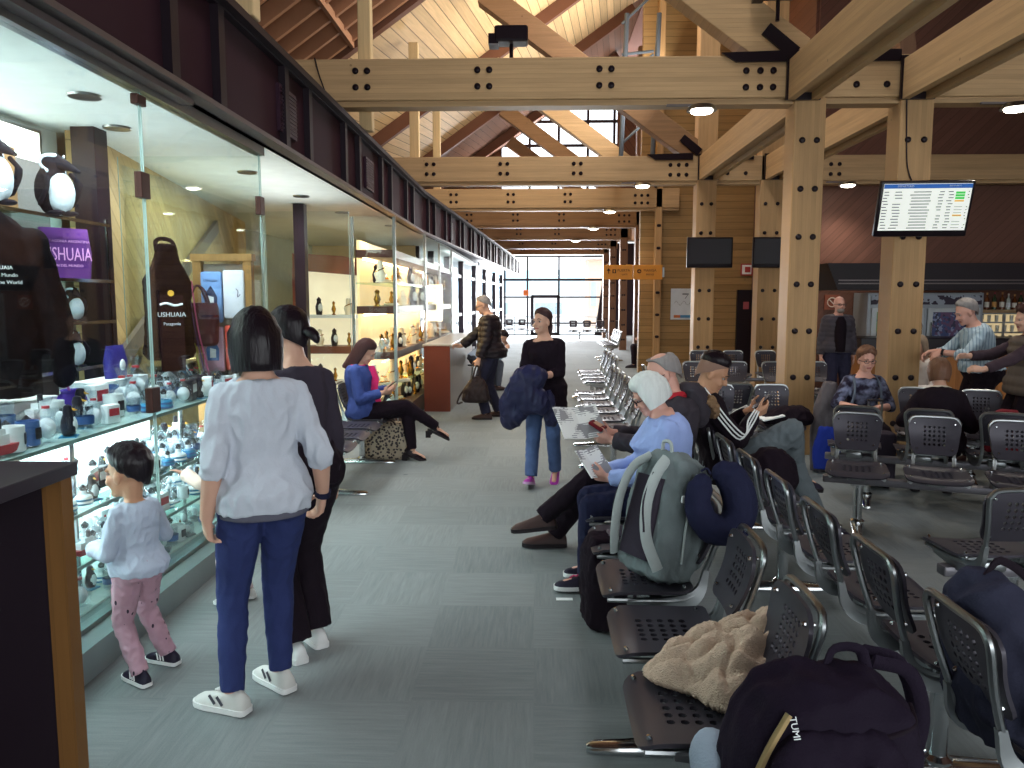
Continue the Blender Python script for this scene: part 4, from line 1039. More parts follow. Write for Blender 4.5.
# 8 white-haired reader ------------------------------------------------------------
loc, yw = (.71, 4.33), 90
p = Person('seated woman with white bob and glasses in light blue sweater reading a booklet', 1.62, loc, yw, hs=.93, P=(0, -.02, .54), lean=(-8, 14), w=1.22, belly=.085, bust=.06, vox=.0075, skin=SKINP,
    feet=[(-.11, .42, .09, 0), (.10, .36, .09, 0)], hands=[dict(p=(-.10, .30, .645), d=(.35, .85, .1), n=(.8, .1, .5), c=42), dict(p=(.09, .30, .64), d=(-.3, .9, .1), n=(-.8, .1, .4), c=42)],
    head=(4, -30, 0), pole_k=[(0, .6, 1), (0, .6, 1)], pole_e=[(-.7, -.8, -.5), (.7, -.8, -.5)])
p.top(FAB('light_blue_knit', '#93a5d6'), t0=-.07, t1=.468, inf=.022, flare=.012, end=.97, cuff=.006, name='sweater', wr=.008, wf=7)
p.pants(NVY, inf=.016, wr=.005); p.shoes(SHK, SOLW, L=.26)
for o_, o, f, sd, up, K in p.shoe_info:
    mb = MB(); mb.tube([o+f*(.03*K)+up*.098*K+sd*.014, o+f*(.06*K)+up*.084*K-sd*.012, o+f*.075*K+up*.08*K+sd*.01, o+f*.1*K+up*.068*K], .005*K, 6); mb.build('lace', mat('pink_lace', '#c23a6c', .6), o_)
p.hair(HW, front=64, side=98, back=120, th=.024, curtain=lambda a: .060+.02*(1-a/180), cfront=50, cr=1.10, cin=.08, noise_=.005); p.brows(HG); p.glasses(GLS)
P_['blue'] = p
# 9 man beside her -------------------------------------------------------------------
loc, yw = (.83, 4.90), 90
p = Person('seated balding man in dark grey parka with red collar holding papers, leg crossed', 1.76, loc, yw, P=(0, 0, .545), lean=(-14, 4), w=1.12, belly=.05, vox=.009, skin=SKINP,
    feet=[(-.06, .78, .25, 8, -8), (.10, .70, .09, 0)], hands=[dict(p=(-.02, .34, .74), d=(.1, 1, .1), n=(.8, 0, .5), c=40), dict(p=(.12, .32, .76), d=(-.3, 1, .1), n=(-.8, 0, .5), c=40)],
    head=(4, -24, 0), pole_k=[(0, .5, 1), (0, .6, 1)], pole_e=[(-.7, -.8, -.5), (.7, -.8, -.5)])
p.top(FAB('grey_parka', '#39343a'), t0=-.09, t1=.455, inf=.036, end=.95, name='parka', wr=.01, wf=6)
mb = MB(); c = p.spine(.462); x, y, d = p.axes(.46); mb.tube([c+x*.088*math.cos(R(a))+y*(.085*math.sin(R(a)))+d*(.015-.03*max(0, math.sin(R(a)))) for a in range(-215, 60, 25)], .022, 8); mb.build('red_collar', FAB('red_lining', '#a5252f'), p.t, 60)
mb = MB(); c = p.spine(.43)
mb.loft([[c+x*(rx*math.cos(q*PI/8))+y*(-oy+ry*math.sin(q*PI/8))+d*dz for q in range(16)] for dz, rx, ry, oy in ((-.17, .03, .02, .15), (-.14, .08, .05, .15), (-.06, .12, .075, .15), (.02, .13, .085, .13), (.08, .12, .085, .11), (.115, .09, .06, .09))])
hd = link('hood', remesh(mb, 'hood', FAB('grey_parka', '#39343a'), .012, 5, .012, 7), p.t)
mb = MB(); mb.tube(spline([c-y*.20+x*.09+d*.02, c-y*.235+x*.05-d*.05, c-y*.24-d*.09, c-y*.235-x*.05-d*.05, c-y*.2-x*.09+d*.02], 4), .034, 10)
fr = link('fur_trim', remesh(mb, 'fur_trim', mat('tan_fur', '#7d6248', .95, var=.5, vs=90), .008, 1, .016, 45), hd)
p.pants(BKF, inf=.014, end=1.0, hem=.012); p.shoes(SHB, SOLK, L=.28); p.hair(HG, 43, 94, 136, .011, noise_=.003, t0=40, pw=4.5); p.glasses()
P_['man'] = p

# 10 man in black tracksuit top ----------------------------------------------------------
loc, yw = (1.25, 5.28), -90
p = Person('seated young man with black hair and shaved nape in black striped top and grey jeans', 1.76, loc, yw, P=(0, .06, .55), lean=(-36, -6), w=1.05, vox=.009, skin=SKIN2,
    feet=[(.05, .70, .09, -6), (-.10, .56, .42, 20, -10)], hands=[dict(p=(-.08, .22, .86), d=(.25, .9, .35), n=(.7, -.3, .5), c=35), dict(p=(.07, .22, .86), d=(-.25, .9, .35), n=(-.7, -.3, .5), c=35)],
    head=(-18, -26, 0), pole_k=[(0, .6, 1), (.5, .3, 1)], pole_e=[(-.7, -.9, -.5), (.7, -.9, -.5)])
p.top(BKF, t0=-.08, inf=.024, end=.96, name='track_top', wr=.008, wf=8)
for i in (0, 1):
    a, e, w_ = p.shd[i], p.elb[i], p.wr[i]
    k = (-1, 1)[i]
    for q in (-1, 0, 1):
        mb = MB(); dd = (e-a).normalized(); out = (V((k, 0, .2))-dd*dd.dot(V((k, 0, .2)))).normalized(); sdv = dd.cross(out)
        d2 = (w_-e).normalized(); o2 = (V((k, -.2, .2))-d2*d2.dot(V((k, -.2, .2)))).normalized(); s2_ = d2.cross(o2)
        mb.tube(spline([p.spine(.46).lerp(a, .4)+V((0, 0, .075)), a+V((0, 0, .035))+out*.058+sdv*.02*q, a.lerp(e, .5)+out*.073+sdv*.022*q, e+(out+o2).normalized()*.066+sdv*.022*q, e.lerp(w_, .5)+o2*.058+s2_*.018*q, w_+o2*.044+s2_*.014*q], 4), .0055, 5)
        mb.build('sleeve_stripe', WHT, p.t, 60)
p.pants(JEANG, inf=.020, hem=.01, wr=.008); p.shoes(SHK, SOLK)
p.hair(mat('shaved_nape', '#86685a', .7), 62, 98, 136, .003)
p.hair(HB, 60, 66, 84, .024, name='hair_top', noise_=.005); p.brows(HB)
P_['track'] = p
# 11 woman with backpack facing us -----------------------------------------------------------
loc, yw = (3.04, 7.30), 172
p = Person('seated short-haired woman with glasses facing the camera in patterned dark top with backpack straps', 1.53, loc, yw, P=(0, 0, .52), lean=(6, 10), w=.95, vox=.009, bust=.03, skin=SKINP,
    feet=[(-.12, .35, .08, 0), (.1, .38, .08, 0)], hands=[dict(p=(-.05, .30, .66), d=(.5, .8, -.2), n=(.2, 0, -1), c=30), dict(p=(.10, .30, .66), d=(-.5, .8, -.2), n=(-.2, 0, -1), c=30)], head=(6, -6, 0), pole_k=[(0, .6, 1), (0, .6, 1)], pole_e=[(-1, -.6, -.4), (1, -.6, -.4)])
k = NT('mottled_top'); vo = k.n('ShaderNodeTexNoise', i_Scale=13, i_Detail=3); k.l(k.coord(), vo.inputs['Vector'])
cr = k.n('ShaderNodeValToRGB'); k.l(vo.outputs['Fac'], cr.inputs[0]); cr.color_ramp.elements[0].position = .42; cr.color_ramp.elements[0].color = lin('#221c2e'); cr.color_ramp.elements[1].position = .7; cr.color_ramp.elements[1].color = lin('#8b92b0'); k.l(cr.outputs[0], k.b.inputs['Base Color']); k.b.inputs['Roughness'].default_value = .9
p.top(k.m, t0=-.06, t1=.45, inf=.02, end=.62, name='patterned_top'); p.pants(BKF, inf=.016); p.shoes(SHB, SOLK)
p.hair(HBR, 54, 98, 132, .030, pw=1.7, noise_=.006, jag=4); p.brows(HBR); p.glasses()
P_['bp'] = p
# 12 short-haired person from behind --------------------------------------------------------------
loc, yw = (3.22, 6.20), -20
p = Person('seated person with short brown hair in black seen from behind on the right bench', 1.52, loc, yw, P=(0, .08, .50), lean=(10, 26), w=.95, vox=.010, feet=[(-.12, .42, .08, 0), (.12, .42, .08, 0)], hands=[dict(p=(-.22, .32, .62)), dict(p=(.15, .32, .62))], head=(8, -14, 0), pole_k=[(0, .6, 1)]*2, detail=False)
p.top(BKF, t0=-.08, inf=.03, name='black_jacket'); p.pants(BKF, inf=.016); p.shoes(SHB, SOLK); p.hair(HBR, 62, 100, 124, .024, curtain=lambda a: .075, cfront=75, cr=1.02, cin=.2, noise_=.005)
mb = MB(); c = p.spine(.465); x, y, d = p.axes(.46); mb.tube([c+x*.075*math.cos(R(a))+y*.07*math.sin(R(a)) for a in range(0, 361, 30)], .016, 8); mb.build('pale_collar', FAB('cream_collar', '#cbbfae'), p.t, 60)
# 13 man in striped shirt --------------------------------------------------------------------------
loc, yw = (4.36, 7.72), 84
k = NT('striped_shirt'); w3 = k.math('FRACT', k.math('MULTIPLY', k.dot(k.coord(), (.3, 1, 0)), 34)); k.l(k.mix(k.math('LESS_THAN', w3, .28), lin('#a9bdc9'), lin('#7d93a6')), k.b.inputs['Base Color']); k.b.inputs['Roughness'].default_value = .85
p = Person('standing grey-haired man in pale blue striped shirt and dark trousers looking down', 1.68, loc, yw, w=1.0, lean=(6, 18), belly=.06, vox=.010, skin=SKINP,
    hands=[dict(p=(-.10, .42, 1.12), d=(.1, .6, -.6), n=(.6, -.3, -.6), c=40), dict(p=(.14, .44, 1.10), d=(-.2, .7, -.5), n=(-.6, -.2, -.6), c=40)], head=(4, -24, 0), pole_e=[(-.9, -.6, -.6), (.9, -.6, -.6)])
p.top(k.m, t0=.02, t1=.468, inf=.026, flare=.012, end=.72, cuff=.014, wr=.012, wf=8); p.pants(BKF, inf=.022, hem=.02); p.shoes(SHB, SOLK); p.hair(HG, 48, 92, 136, .016, noise_=.006); p.brows(HG)
mb = MB(); mb.tube([p.wr[0].lerp(p.elb[0], .03)+V((0, 0, 0)), p.wr[0].lerp(p.elb[0], .12)], .034, 12); mb.build('watch', BLK, p.t, 40)
# 14 bald man -------------------------------------------------------------------------------------
loc, yw = (4.40, 11.5), 176
p = Person('standing bald bearded man in grey quilted jacket by the thick column', 1.70, loc, yw, w=1.12, vox=.011, skin=SKINP, head=(6, 0, 0))
mb = MB(); p.torso(mb, -.06, .46, .034, .006); [p.arm(mb, i, .022, .95, .006) for i in (0, 1)]
link('quilted_jacket', remesh(mb, 'quilted_jacket', mat('grey_quilt', '#45414a', .6), .011, 3, wrinkle=lambda q: .009*abs(math.sin(q.z*46))), p.t)
mb = MB(); mb.tube([p.spine(t)+p.axes(t)[1]*.142 for t in (-.05, .1, .25, .38, .45)], [.075, .08, .085, .075, .04], 10, flat=1); P2 = mb.build('dark_front', BKF, p.t, 60)
p.pants(FAB('dark_denim', '#2b2b3f'), inf=.018); p.shoes(SHB, SOLK); p.glasses()
mb = MB(); M = p.HM(); mb.ell(p.hp(0, .05, -.078), V((.052, .052, .042))*p.HS, M); mb.build('beard', mat('beard_grey', '#8d8580', .9), p.t, 60)
# 15 person at the right edge ------------------------------------------------------------------------
loc, yw = (4.33, 6.95), 84
p = Person('curly dark-haired person in olive quilted gilet at the right edge of the frame reaching out', 1.60, loc, yw, w=1.05, vox=.010, hands=[dict(p=(-.16, .44, 1.02), d=(.2, 1, .1), n=(.6, 0, -.6), c=40), dict(p=(.12, .46, 1.12), d=(-.2, 1, 0), n=(-.6, 0, -.6), c=40)], head=(0, -8, 0), pole_e=[(-.7, -.8, -.6), (.7, -.8, -.6)])
p.top(FAB('brown_sleeve', '#40333a'), inf=.014, end=.93); mb = MB(); p.torso(mb, -.08, .46, .038, .01)
link('quilted_gilet', remesh(mb, 'quilted_gilet', mat('olive_quilt', '#5a5049', .6), .011, 3, wrinkle=lambda q: .012*abs(math.sin(q.z*36))), p.t)
p.pants(BKF, inf=.016); p.shoes(SHB, SOLK); p.hair(mat('hair_auburn', '#3a211f', .6, var=.4, vs=30), 58, 95, 122, .030, curtain=lambda a: .10, cfront=80, cr=1.1, cin=0, noise_=.012)
# 16 far seated person ------------------------------------------------------------------------------
loc, yw = (2.82, 18.85), 90
p = Person('person in black sitting on the far bench beyond the plank wall corner', 1.72, loc, yw, P=(0, 0, .54), lean=(-10, 10), vox=.014, feet=[(-.1, .45, .08, 0), (.1, .40, .08, 0)], hands=[dict(p=(-.1, .3, .68)), dict(p=(.1, .3, .68))], head=(0, -10, 0), pole_k=[(0, .6, 1)]*2, detail=False)
p.top(BKF, inf=.026); p.pants(BKF, inf=.016); p.shoes(SHK, SOLK); p.hair(HB, 60, 94, 130, .014)
# 18 person half hidden by the screen column
loc, yw = (4.30, 8.75), 120
p = Person('seated grey-blonde person in white, half hidden behind the screen column', 1.62, loc, yw, P=(0, 0, .53), lean=(0, 10), vox=.012, feet=[(-.1, .42, .08, 0), (.1, .42, .08, 0)], hands=[dict(p=(-.12, .3, .66)), dict(p=(.12, .3, .66))], head=(0, -15, 0), pole_k=[(0, .6, 1)]*2, detail=False)
p.top(FAB('white_blouse', '#d8d4d2'), inf=.026); p.pants(FAB('mid_grey', '#565a66'), inf=.016); p.shoes(SHW, SOLW); p.hair(mat('hair_ash', '#8d7c6c', .6, var=.3, vs=30), 60, 92, 122, .016, curtain=lambda a: .12, cfront=70)
# ---------------------------------------------------------------- bags and held things
def soft(name, mb, m, vox=.010, it=5, wr=.006, wf=9, parent=None, **kw):
    return link(name, remesh(mb, name, m, vox, it, wr, wf), parent, **kw)
def TM(o, tilt=0, rz=0, roll=0):
    return Matrix.Translation(V(o)) @ Matrix.Rotation(R(rz), 4, 'Z') @ Matrix.Rotation(R(tilt), 4, 'X') @ Matrix.Rotation(R(roll), 4, 'Y')
def rbox_rings(secs, n=20, e=.55):
    """secs: (z, half x, half y, cx, cy)"""
    o = []
    for z, hx, hy, cx, cy in secs:
        r = []
        for i in range(n):
            a = 2*PI*i/n; c, s_ = math.cos(a), math.sin(a)
            r.append(V((cx+math.copysign(abs(c)**e, c)*hx, cy+math.copysign(abs(s_)**e, s_)*hy, z)))
        o.append(r)
    return o
def place(o, loc, rz=0, tilt=0, roll=0):
    o.location = loc; o.rotation_euler = (R(tilt), R(roll), R(rz)); return o
# grey hiking backpack: local +Y = front pocket side, -Y = harness
GRB = FAB('grey_pack_cloth', '#6f797a', var=.15); LGR = FAB('pale_pack_trim', '#a7b0ae')
t = thing('hiking_backpack', 'large grey hiking backpack standing on a bench seat, harness toward the aisle', 'backpack')
mb = MB(); mb.loft(rbox_rings([(0, .10, .07, 0, 0), (.02, .15, .11, 0, 0), (.12, .165, .13, 0, .01), (.28, .16, .13, 0, .01), (.42, .15, .115, 0, 0), (.5, .12, .09, 0, -.01), (.535, .07, .05, 0, -.02)]))
soft('main_bag', mb, GRB, .010, 5, .012, 8, t)
mb = MB(); mb.loft(rbox_rings([(.06, .10, .03, 0, .14), (.12, .12, .05, 0, .14), (.26, .115, .05, 0, .135), (.33, .08, .03, 0, .12)])); soft('front_pocket', mb, GRB, .010, 5, .006, 12, t)
for k in (-1, 1):
    mb = MB(); mb.tube(spline([(k*.05, -.10, .50), (k*.075, -.16, .44), (k*.085, -.19, .32), (k*.10, -.17, .18), (k*.14, -.11, .06)], 5), .026, 8, flat=.5, hint=(0, 1, 0)); s_ = mb.build('shoulder_strap', LGR, t, 60)
    mb = MB(); mb.tube(spline([(k*.075, -.175, .44), (k*.085, -.205, .32), (k*.10, -.185, .2)], 5), .011, 8, flat=.5); mb.build('webbing', BKF2, s_)
    mb = MB(); mb.tube(spline([(k*.168, -.03, .47), (k*.172, -.04, .3), (k*.17, -.02, .1)], 4), .006, 6); mb.build('side_strap', LGR, t, 60)
mb = MB(); mb.loft(rbox_rings([(.08, .09, .012, 0, -.125), (.2, .085, .018, 0, -.128), (.42, .08, .014, 0, -.118)])); mb.build('back_panel', BKF2, t, 60)
mb = MB(); mb.tube(spline([(-.03, -.06, .53), (-.02, -.07, .57), (.02, -.07, .57), (.03, -.06, .53)], 4), .008, 6); mb.build('grab_handle', LGR, t, 60)
mb = MB(); mb.box((.165, -.06, .36), (.012, .05, .03), bev=.004); mb.build('buckle', WHT, t)
place(t, (.50, 3.22, .455), -58, -14, 0)
# navy neck pillow
t = thing('neck_pillow', 'navy U-shaped neck pillow hanging on the grey backpack', 'pillow')
mb = MB(); mb.tube(spline([(-.075+.012, 0, .13), (-.105, 0, .05), (-.10, 0, -.05), (-.05, 0, -.115), (.03, .0, -.125), (.095, 0, -.07), (.115, 0, .02), (.10, 0, .11), (.065, 0, .155)], 5), [.05]+[.066]*6+[.072]*6+[.08]*6+[.085]*5+[.088]*5+[.088]*5+[.084]*6+[.066], 16, round_=True)
soft('cushion', mb, NVY, .009, 6, .003, 8, t)
mb = MB(); mb.tube(spline([(-.06, -.02, .19), (-.04, -.05, .2), (-.02, -.03, .17)], 3), .006, 6); mb.build('snap_cord', NVY, t)
place(t, (.728, 3.03, .815), 10, -12, -10); t.scale = (.77, .8, .77)
# black mesh backpack on the floor
t = thing('mesh_backpack', 'black mesh backpack standing on the floor at the blue sweater woman\'s knees', 'backpack')
mb = MB(); mb.loft(rbox_rings([(0, .11, .08, 0, 0), (.03, .14, .11, 0, 0), (.2, .145, .11, 0, 0), (.38, .125, .09, 0, 0), (.46, .08, .05, 0, 0)])); soft('main_bag', mb, BKF, .011, 4, .010, 10, t)
k = NT('mesh_net'); vo = k.n('ShaderNodeTexVoronoi', i_Scale=70, i_Randomness=.1); k.l(k.coord(), vo.inputs['Vector']); k.l(k.mix(k.math('GREATER_THAN', vo.outputs['Distance'], .32), lin('#20161f'), lin('#5a5058')), k.b.inputs['Base Color'])
mb = MB(); mb.loft(rbox_rings([(.22, .11, .02, 0, -.11), (.3, .13, .04, 0, -.10), (.42, .10, .03, 0, -.07), (.47, .05, .01, 0, -.05)])); soft('mesh_pocket', mb, k.m, .010, 4, .008, 12, t)
for k_ in (-1, 1): mb = MB(); mb.tube(spline([(k_*.06, -.10, .42), (k_*.07, -.15, .3), (k_*.09, -.14, .18), (k_*.05, -.13, .10)], 4), .010, 6, flat=.5); mb.build('cord', LGR if k_ > 0 else BKF2, t, 60)
place(t, (.36, 3.80, 0), 100, -4)
tag(MB().box((.165, 4.1, .002), (.09, .035, .003)).build('paper_tag', WHT), 'small white paper tag lying on the carpet beside the mesh backpack', 'tag')
# beige fleece
def fleece():
    mb = MB(); N = 110; top = {}
    FM = mat('beige_fleece', '#c9b09a', .95, var=.2, vs=70, bump=.9, bs=240)
    def hgt(x, y):
        r = math.hypot(x/.27, y/.20); an = math.atan2(y, x); lim = 1+.13*math.sin(3*an+1)+.08*math.sin(5*an)
        q = r/lim
        if q >= 1: return None
        p = V((x, y, 0)); wx = x+.06*noise.noise(p*7)+.05*noise.noise(p*13+V((4, 1, 0))); wy = y+.06*noise.noise(p*7+V((9, 9, 3)))
        h = .105*(1-q**2.6)*(1+.55*(x/.27))
        s = abs(math.sin((wx*.75+wy*1.15)*29)); s2_ = abs(math.sin((wx*1.3-wy*.6)*21+1))
        h += (.058*s**.8+.045*s2_**.8)*(1-q**4)*(.6+.6*noise.noise(p*4+V((2, 0, 7))))
        return h+.006*noise.noise(p*55)+.004*noise.noise(p*110)
    c, s_ = math.cos(R(22)), math.sin(R(22))
    for i in range(N+1):
        for j in range(N+1):
            x, y = (i/N-.5)*.66, (j/N-.5)*.5; h = hgt(x, y)
            if h is not None: top[i, j] = mb.bm.verts.new((.615+x*c-y*s_, 2.33+x*s_+y*c, .465+h))
    for (i, j) in list(top):
        k = [(i, j), (i+1, j), (i+1, j+1), (i, j+1)]
        if all(q in top for q in k): mb.face([top[q] for q in k])
    bmesh.ops.delete(mb.bm, geom=[v for v in mb.bm.verts if not v.link_faces], context='VERTS')
    ed = [e for e in mb.bm.edges if len(e.link_faces) == 1]
    r = bmesh.ops.extrude_edge_only(mb.bm, edges=ed)
    for v in r['geom']:
        if isinstance(v, bmesh.types.BMVert): v.co = V((.615, 2.33, .462))+(v.co-V((.615, 2.33, .462)))*.96; v.co.z = .458
    me = remesh(mb, 'fleece_blanket', FM, .0055, 0) if False else mb.me('fleece_blanket', FM, 180)
    return tag(link('fleece_blanket', me), 'crumpled beige fleece blanket heaped on the foreground bench seats', 'blanket')
fleece()
# black backpack in the foreground
t = thing('black_backpack', 'large tall black zipped backpack with luggage tag standing in the foreground', 'backpack')
PK = FAB('black_nylon', '#1a1220', var=.2)
mb = MB(); mb.loft(rbox_rings([(-.45, .15, .10, 0, 0), (-.42, .19, .14, 0, 0), (-.2, .21, .155, 0, 0), (.10, .215, .155, 0, 0), (.24, .20, .145, 0, 0), (.33, .165, .12, .01, .0), (.375, .09, .07, .01, .0)])); soft('main_bag', mb, PK, .011, 5, .012, 6, t)
mb = MB(); mb.loft(rbox_rings([(.02, .13, .03, -.02, -.15), (.08, .165, .055, -.02, -.15), (.24, .15, .05, -.02, -.14), (.31, .10, .02, -.02, -.12)])); soft('front_pocket', mb, PK, .010, 5, .006, 10, t)
for q in (.22, .255, .29): mb = MB(); mb.tube(spline([(.06, -.145+.02*(q-.2)*10, q), (.15, -.10, q+.02), (.205, .0, q+.01)], 5), .006, 6); mb.build('seam', BKF, t, 60)
mb = MB(); mb.tube(spline([(-.20, -.13, .0), (-.205, -.12, .12), (-.18, -.12, .24), (-.13, -.10, .33)], 5), .009, 6); mb.build('zip', mat('zip_metal', '#b79c70', .3, .8), t)
mb = MB(); mb.tube(spline([(.03, -.19, .27), (-.03, -.21, .24), (-.06, -.21, .20)], 4), .005, 6); lt = mb.build('tag_strap', BKF2, t)
mb = MB(); mb.box((-.075, -.215, .14), (.07, .012, .10), Matrix.Rotation(R(22), 3, 'Y'), bev=.006) if False else mb.box((-.075, -.215, .14), (.07, .012, .10), 0, Matrix.Rotation(R(22), 3, 'Y'), .006); mb.build('luggage_tag', mat('tag_leather', '#2a2030', .4), t)
lettering('TUMI', .02, WHT, t, MX((-.135, -.142, .325), (.2, -.35, -.9), (.95, -.15, .25)))
mb = MB(); mb.tube(spline([(.02, .05, .36), (.04, .06, .40), (.10, .06, .40), (.12, .05, .35)], 4), .014, 8, flat=.5); mb.build('grab_handle', PK, t, 60)
for k_ in (0, 1): mb = MB(); mb.tube(spline([(.15, .08+.05*k_, .36), (.25, .08+.05*k_, .33), (.31, .09+.04*k_, .2), (.29, .08, .05)], 5), .018, 8, flat=.4); mb.build('shoulder_strap', PK, t, 60)
place(t, (.635, 1.72, .415), 6, 4, 4)
tag(MB().ell((.44, 1.80, .50), (.06, .10, .075)).build('grey_pouch', FAB('slate_pouch', '#8d98a6'), smooth=60), 'pale slate rounded pouch beside the black backpack', 'pouch')
# slate jacket/bag at lower right
t = thing('slate_jacket', 'dark slate padded jacket heaped on the lower right bench seats', 'jacket')
mb = MB()
mb.loft(rbox_rings([(-.02, .15, .20, 0, 0), (.10, .18, .25, 0, .0), (.24, .15, .22, -.04, .02), (.36, .11, .15, -.08, .04), (.43, .05, .07, -.10, .05)], e=.8))
soft('body', mb, FAB('slate_nylon', '#2e2f3f', var=.2), .012, 4, .022, 5, t)
mb = MB(); mb.loft(rbox_rings([(-.01, .09, .13, .14, -.12), (.1, .11, .14, .12, -.13), (.2, .08, .1, .08, -.1)], e=.8)); soft('sleeve', mb, FAB('slate_nylon', '#2e2f3f'), .012, 4, .02, 6, t)
mb = MB(); mb.tube(spline([(-.10, .05, .42), (-.04, .08, .46), (.04, .06, .40), (.06, .02, .3)], 4), .014, 6, flat=.4); mb.build('strap', BKF, t, 60)
place(t, (1.39, 2.15, .41), 0)
# small things on seats
def lump(name, label, cat, loc, secs, m, rz=0, wr=.012, wf=7, e=.75, vox=.012):
    mb = MB(); mb.loft(rbox_rings(secs, e=e)); o = soft(name, mb, m, vox, 4, wr, wf); place(o, loc, rz); return tag(o, label, cat)
lump('black_bag', 'soft black bag on the seat beside the man in the striped track top', 'bag', (1.44, 4.72, .455), [(0, .12, .15, 0, 0), (.08, .16, .19, 0, 0), (.2, .13, .15, 0, 0), (.27, .06, .08, 0, 0)], BKF)
lump('dark_coat', 'dark folded coat lying on the bag bench before the thick column', 'coat', (2.40, 7.40, .455), [(0, .22, .14, 0, 0), (.06, .24, .17, 0, 0), (.13, .18, .12, .03, 0), (.17, .08, .06, .05, 0)], BKF)
tag(MB().box((2.22, 7.32, .53), (.20, .22, .012), 0, Matrix.Rotation(R(-14), 3, 'Y')).build('paper_sheet', WHT), 'white sheet of paper beside the dark folded coat', 'paper')
lump('red_bag', 'dark red bag on the right bench beside the standing man\'s legs', 'bag', (3.62, 6.02, .455), [(0, .13, .11, 0, 0), (.1, .16, .13, 0, 0), (.25, .13, .11, 0, 0), (.33, .06, .05, 0, 0)], FAB('dark_red', '#7c2630'))
t = thing('red_backpack', 'red and white bag on top of the seat at the right edge', 'backpack', (3.26, 5.66, .455)); t.location = (4.0, 5.98, .455)
mb = MB(); mb.loft(rbox_rings([(0, .15, .10, 0, 0), (.2, .17, .12, 0, 0), (.36, .15, .1, 0, 0), (.43, .08, .06, 0, 0)])); soft('main_bag', mb, FAB('dark_red', '#7c2630'), .012, 4, .01, 8, t)
mb = MB(); mb.ell((-.13, -.03, .34), (.05, .06, .07)); mb.build('white_panel', WHT, t, 60)
t = thing('blue_backpack', 'blue and grey backpack standing beside the seated woman facing the camera', 'backpack', (2.76, 7.40, 0), R(-12)); t.scale = (1, 1, 1.85)
mb = MB(); mb.loft(rbox_rings([(0, .12, .1, 0, 0), (.2, .14, .12, 0, 0), (.36, .12, .1, .02, 0), (.46, .06, .05, .03, 0)])); soft('main_bag', mb, FAB('grey_brown_pack', '#5b5558'), .012, 4, .01, 8, t)
mb = MB(); mb.loft(rbox_rings([(.02, .11, .03, 0, -.12), (.12, .13, .05, 0, -.12), (.24, .08, .03, 0, -.11)])); soft('front_pocket', mb, FAB('cobalt_pack', '#2d3fa0'), .012, 4, .006, 8, t)
p = P_['bp']
for k_ in (-1, 1):
    mb = MB(); x, y, d = p.axes(.4); mb.tube(spline([p.spine(.45)+x*.10*k_+d*.0+y*.03, p.spine(.38)+x*.11*k_+y*.155, p.spine(.25)+x*.12*k_+y*.17, p.spine(.12)+x*.15*k_+y*.10], 4), .022, 8, flat=.4, hint=tuple(y)); mb.build('pack_strap', FAB('grey_strap', '#5f6878'), p.t, 60)
t = thing('suitcase', 'dark wheeled suitcase with pale twin handle in front of the seated woman facing the camera', 'suitcase', (2.92, 6.72, 0), R(-8))
mb = MB(); mb.box((0, 0, .27), (.34, .2, .46), bev=.04); mb.build('shell', BKF2, t, 40)
for k_ in (-1, 1): mb = MB(); mb.tube([(k_*.055, 0, .5), (k_*.055, 0, .76)], .009, 8); mb.build('handle_bar', ALU, t); mb = MB(); mb.tube([(k_*.12-.02, 0, .03), (k_*.12+.02, 0, .03)], .03, 12); mb.build('wheel', BLK, t, 40)
mb = MB(); mb.box((0, 0, .765), (.13, .03, .02), bev=.006); mb.build('grip', BLK, t)
# held things
def held(p, i, off=(.085, .03, 0)):
    d, n, sd = p.hand_axes[i]; return p.world(p.wr[i]+d*off[0]*p.S+n*off[1]+sd*off[2])
def phone(p, i, label, tilt):
    o = (held(p, 0)+held(p, 1))/2 if i is None else held(p, i)
    t = thing('phone', label, 'phone', o+V((0, 0, .03)), p.t.rotation_euler.z); 
    mb = MB(); mb.box((0, 0, 0), (.07, .145, .009), bev=.006); mb.build('case', BLK, t)
    mb = MB(); mb.box((0, 0, .006), (.062, .13, .002)); mb.build('screen', mat('phone_screen', '#39424f', .1), t)
    t.rotation_euler = (R(tilt), 0, p.t.rotation_euler.z); return t
phone(P_['hoodie'], None, 'dark phone held by the seated woman in the blue hoodie', 35)
phone(P_['track'], None, 'dark phone held by the man in the striped track top', 40)
def sheet(name, label, cat, o, rz, tilt, w_, h, m, cover=None, fold=14):
    t = thing(name, label, cat, o); t.rotation_euler = (R(tilt), 0, rz)
    for k_ in (-1, 1):
        mb = MB(); mb.box((k_*w_/4*math.cos(R(fold)), 0, abs(math.sin(R(fold)))*w_/4), (w_/2, h, .006), 0, Matrix.Rotation(R(-k_*fold), 3, 'Y')); pg = mb.build('page', m, t)
    return t
k = NT('printed_page'); no = k.n('ShaderNodeTexNoise', i_Scale=9, i_Detail=2); k.l(k.coord(), no.inputs['Vector'])
ln_ = k.math('LESS_THAN', k.math('FRACT', k.math('MULTIPLY', k.dot(k.coord(), Y_), 70)), .4); pic = k.math('GREATER_THAN', no.outputs['Fac'], .56)
k.l(k.mix(k.math('MULTIPLY', k.math('MAXIMUM', k.math('MULTIPLY', ln_, k.math('GREATER_THAN', no.outputs['Fac'], .48)), pic), .7), lin('#dfe0dc'), lin('#4a4550')), k.b.inputs['Base Color'])
p = P_['blue']; o = (held(p, 0)+held(p, 1))/2
sheet('booklet', 'folded printed booklet in the hands of the woman in the light blue sweater', 'booklet', o+V((-.03, -.03, .045)), R(52), 50, .22, .18, k.m)
p = P_['man']; o = (held(p, 0)+held(p, 1))/2
sheet('paper_sheets', 'open white papers with small drawings held by the man in the parka', 'papers', o+V((-.14, -.04, .07)), R(28), 48, .32, .24, k.m, fold=8)
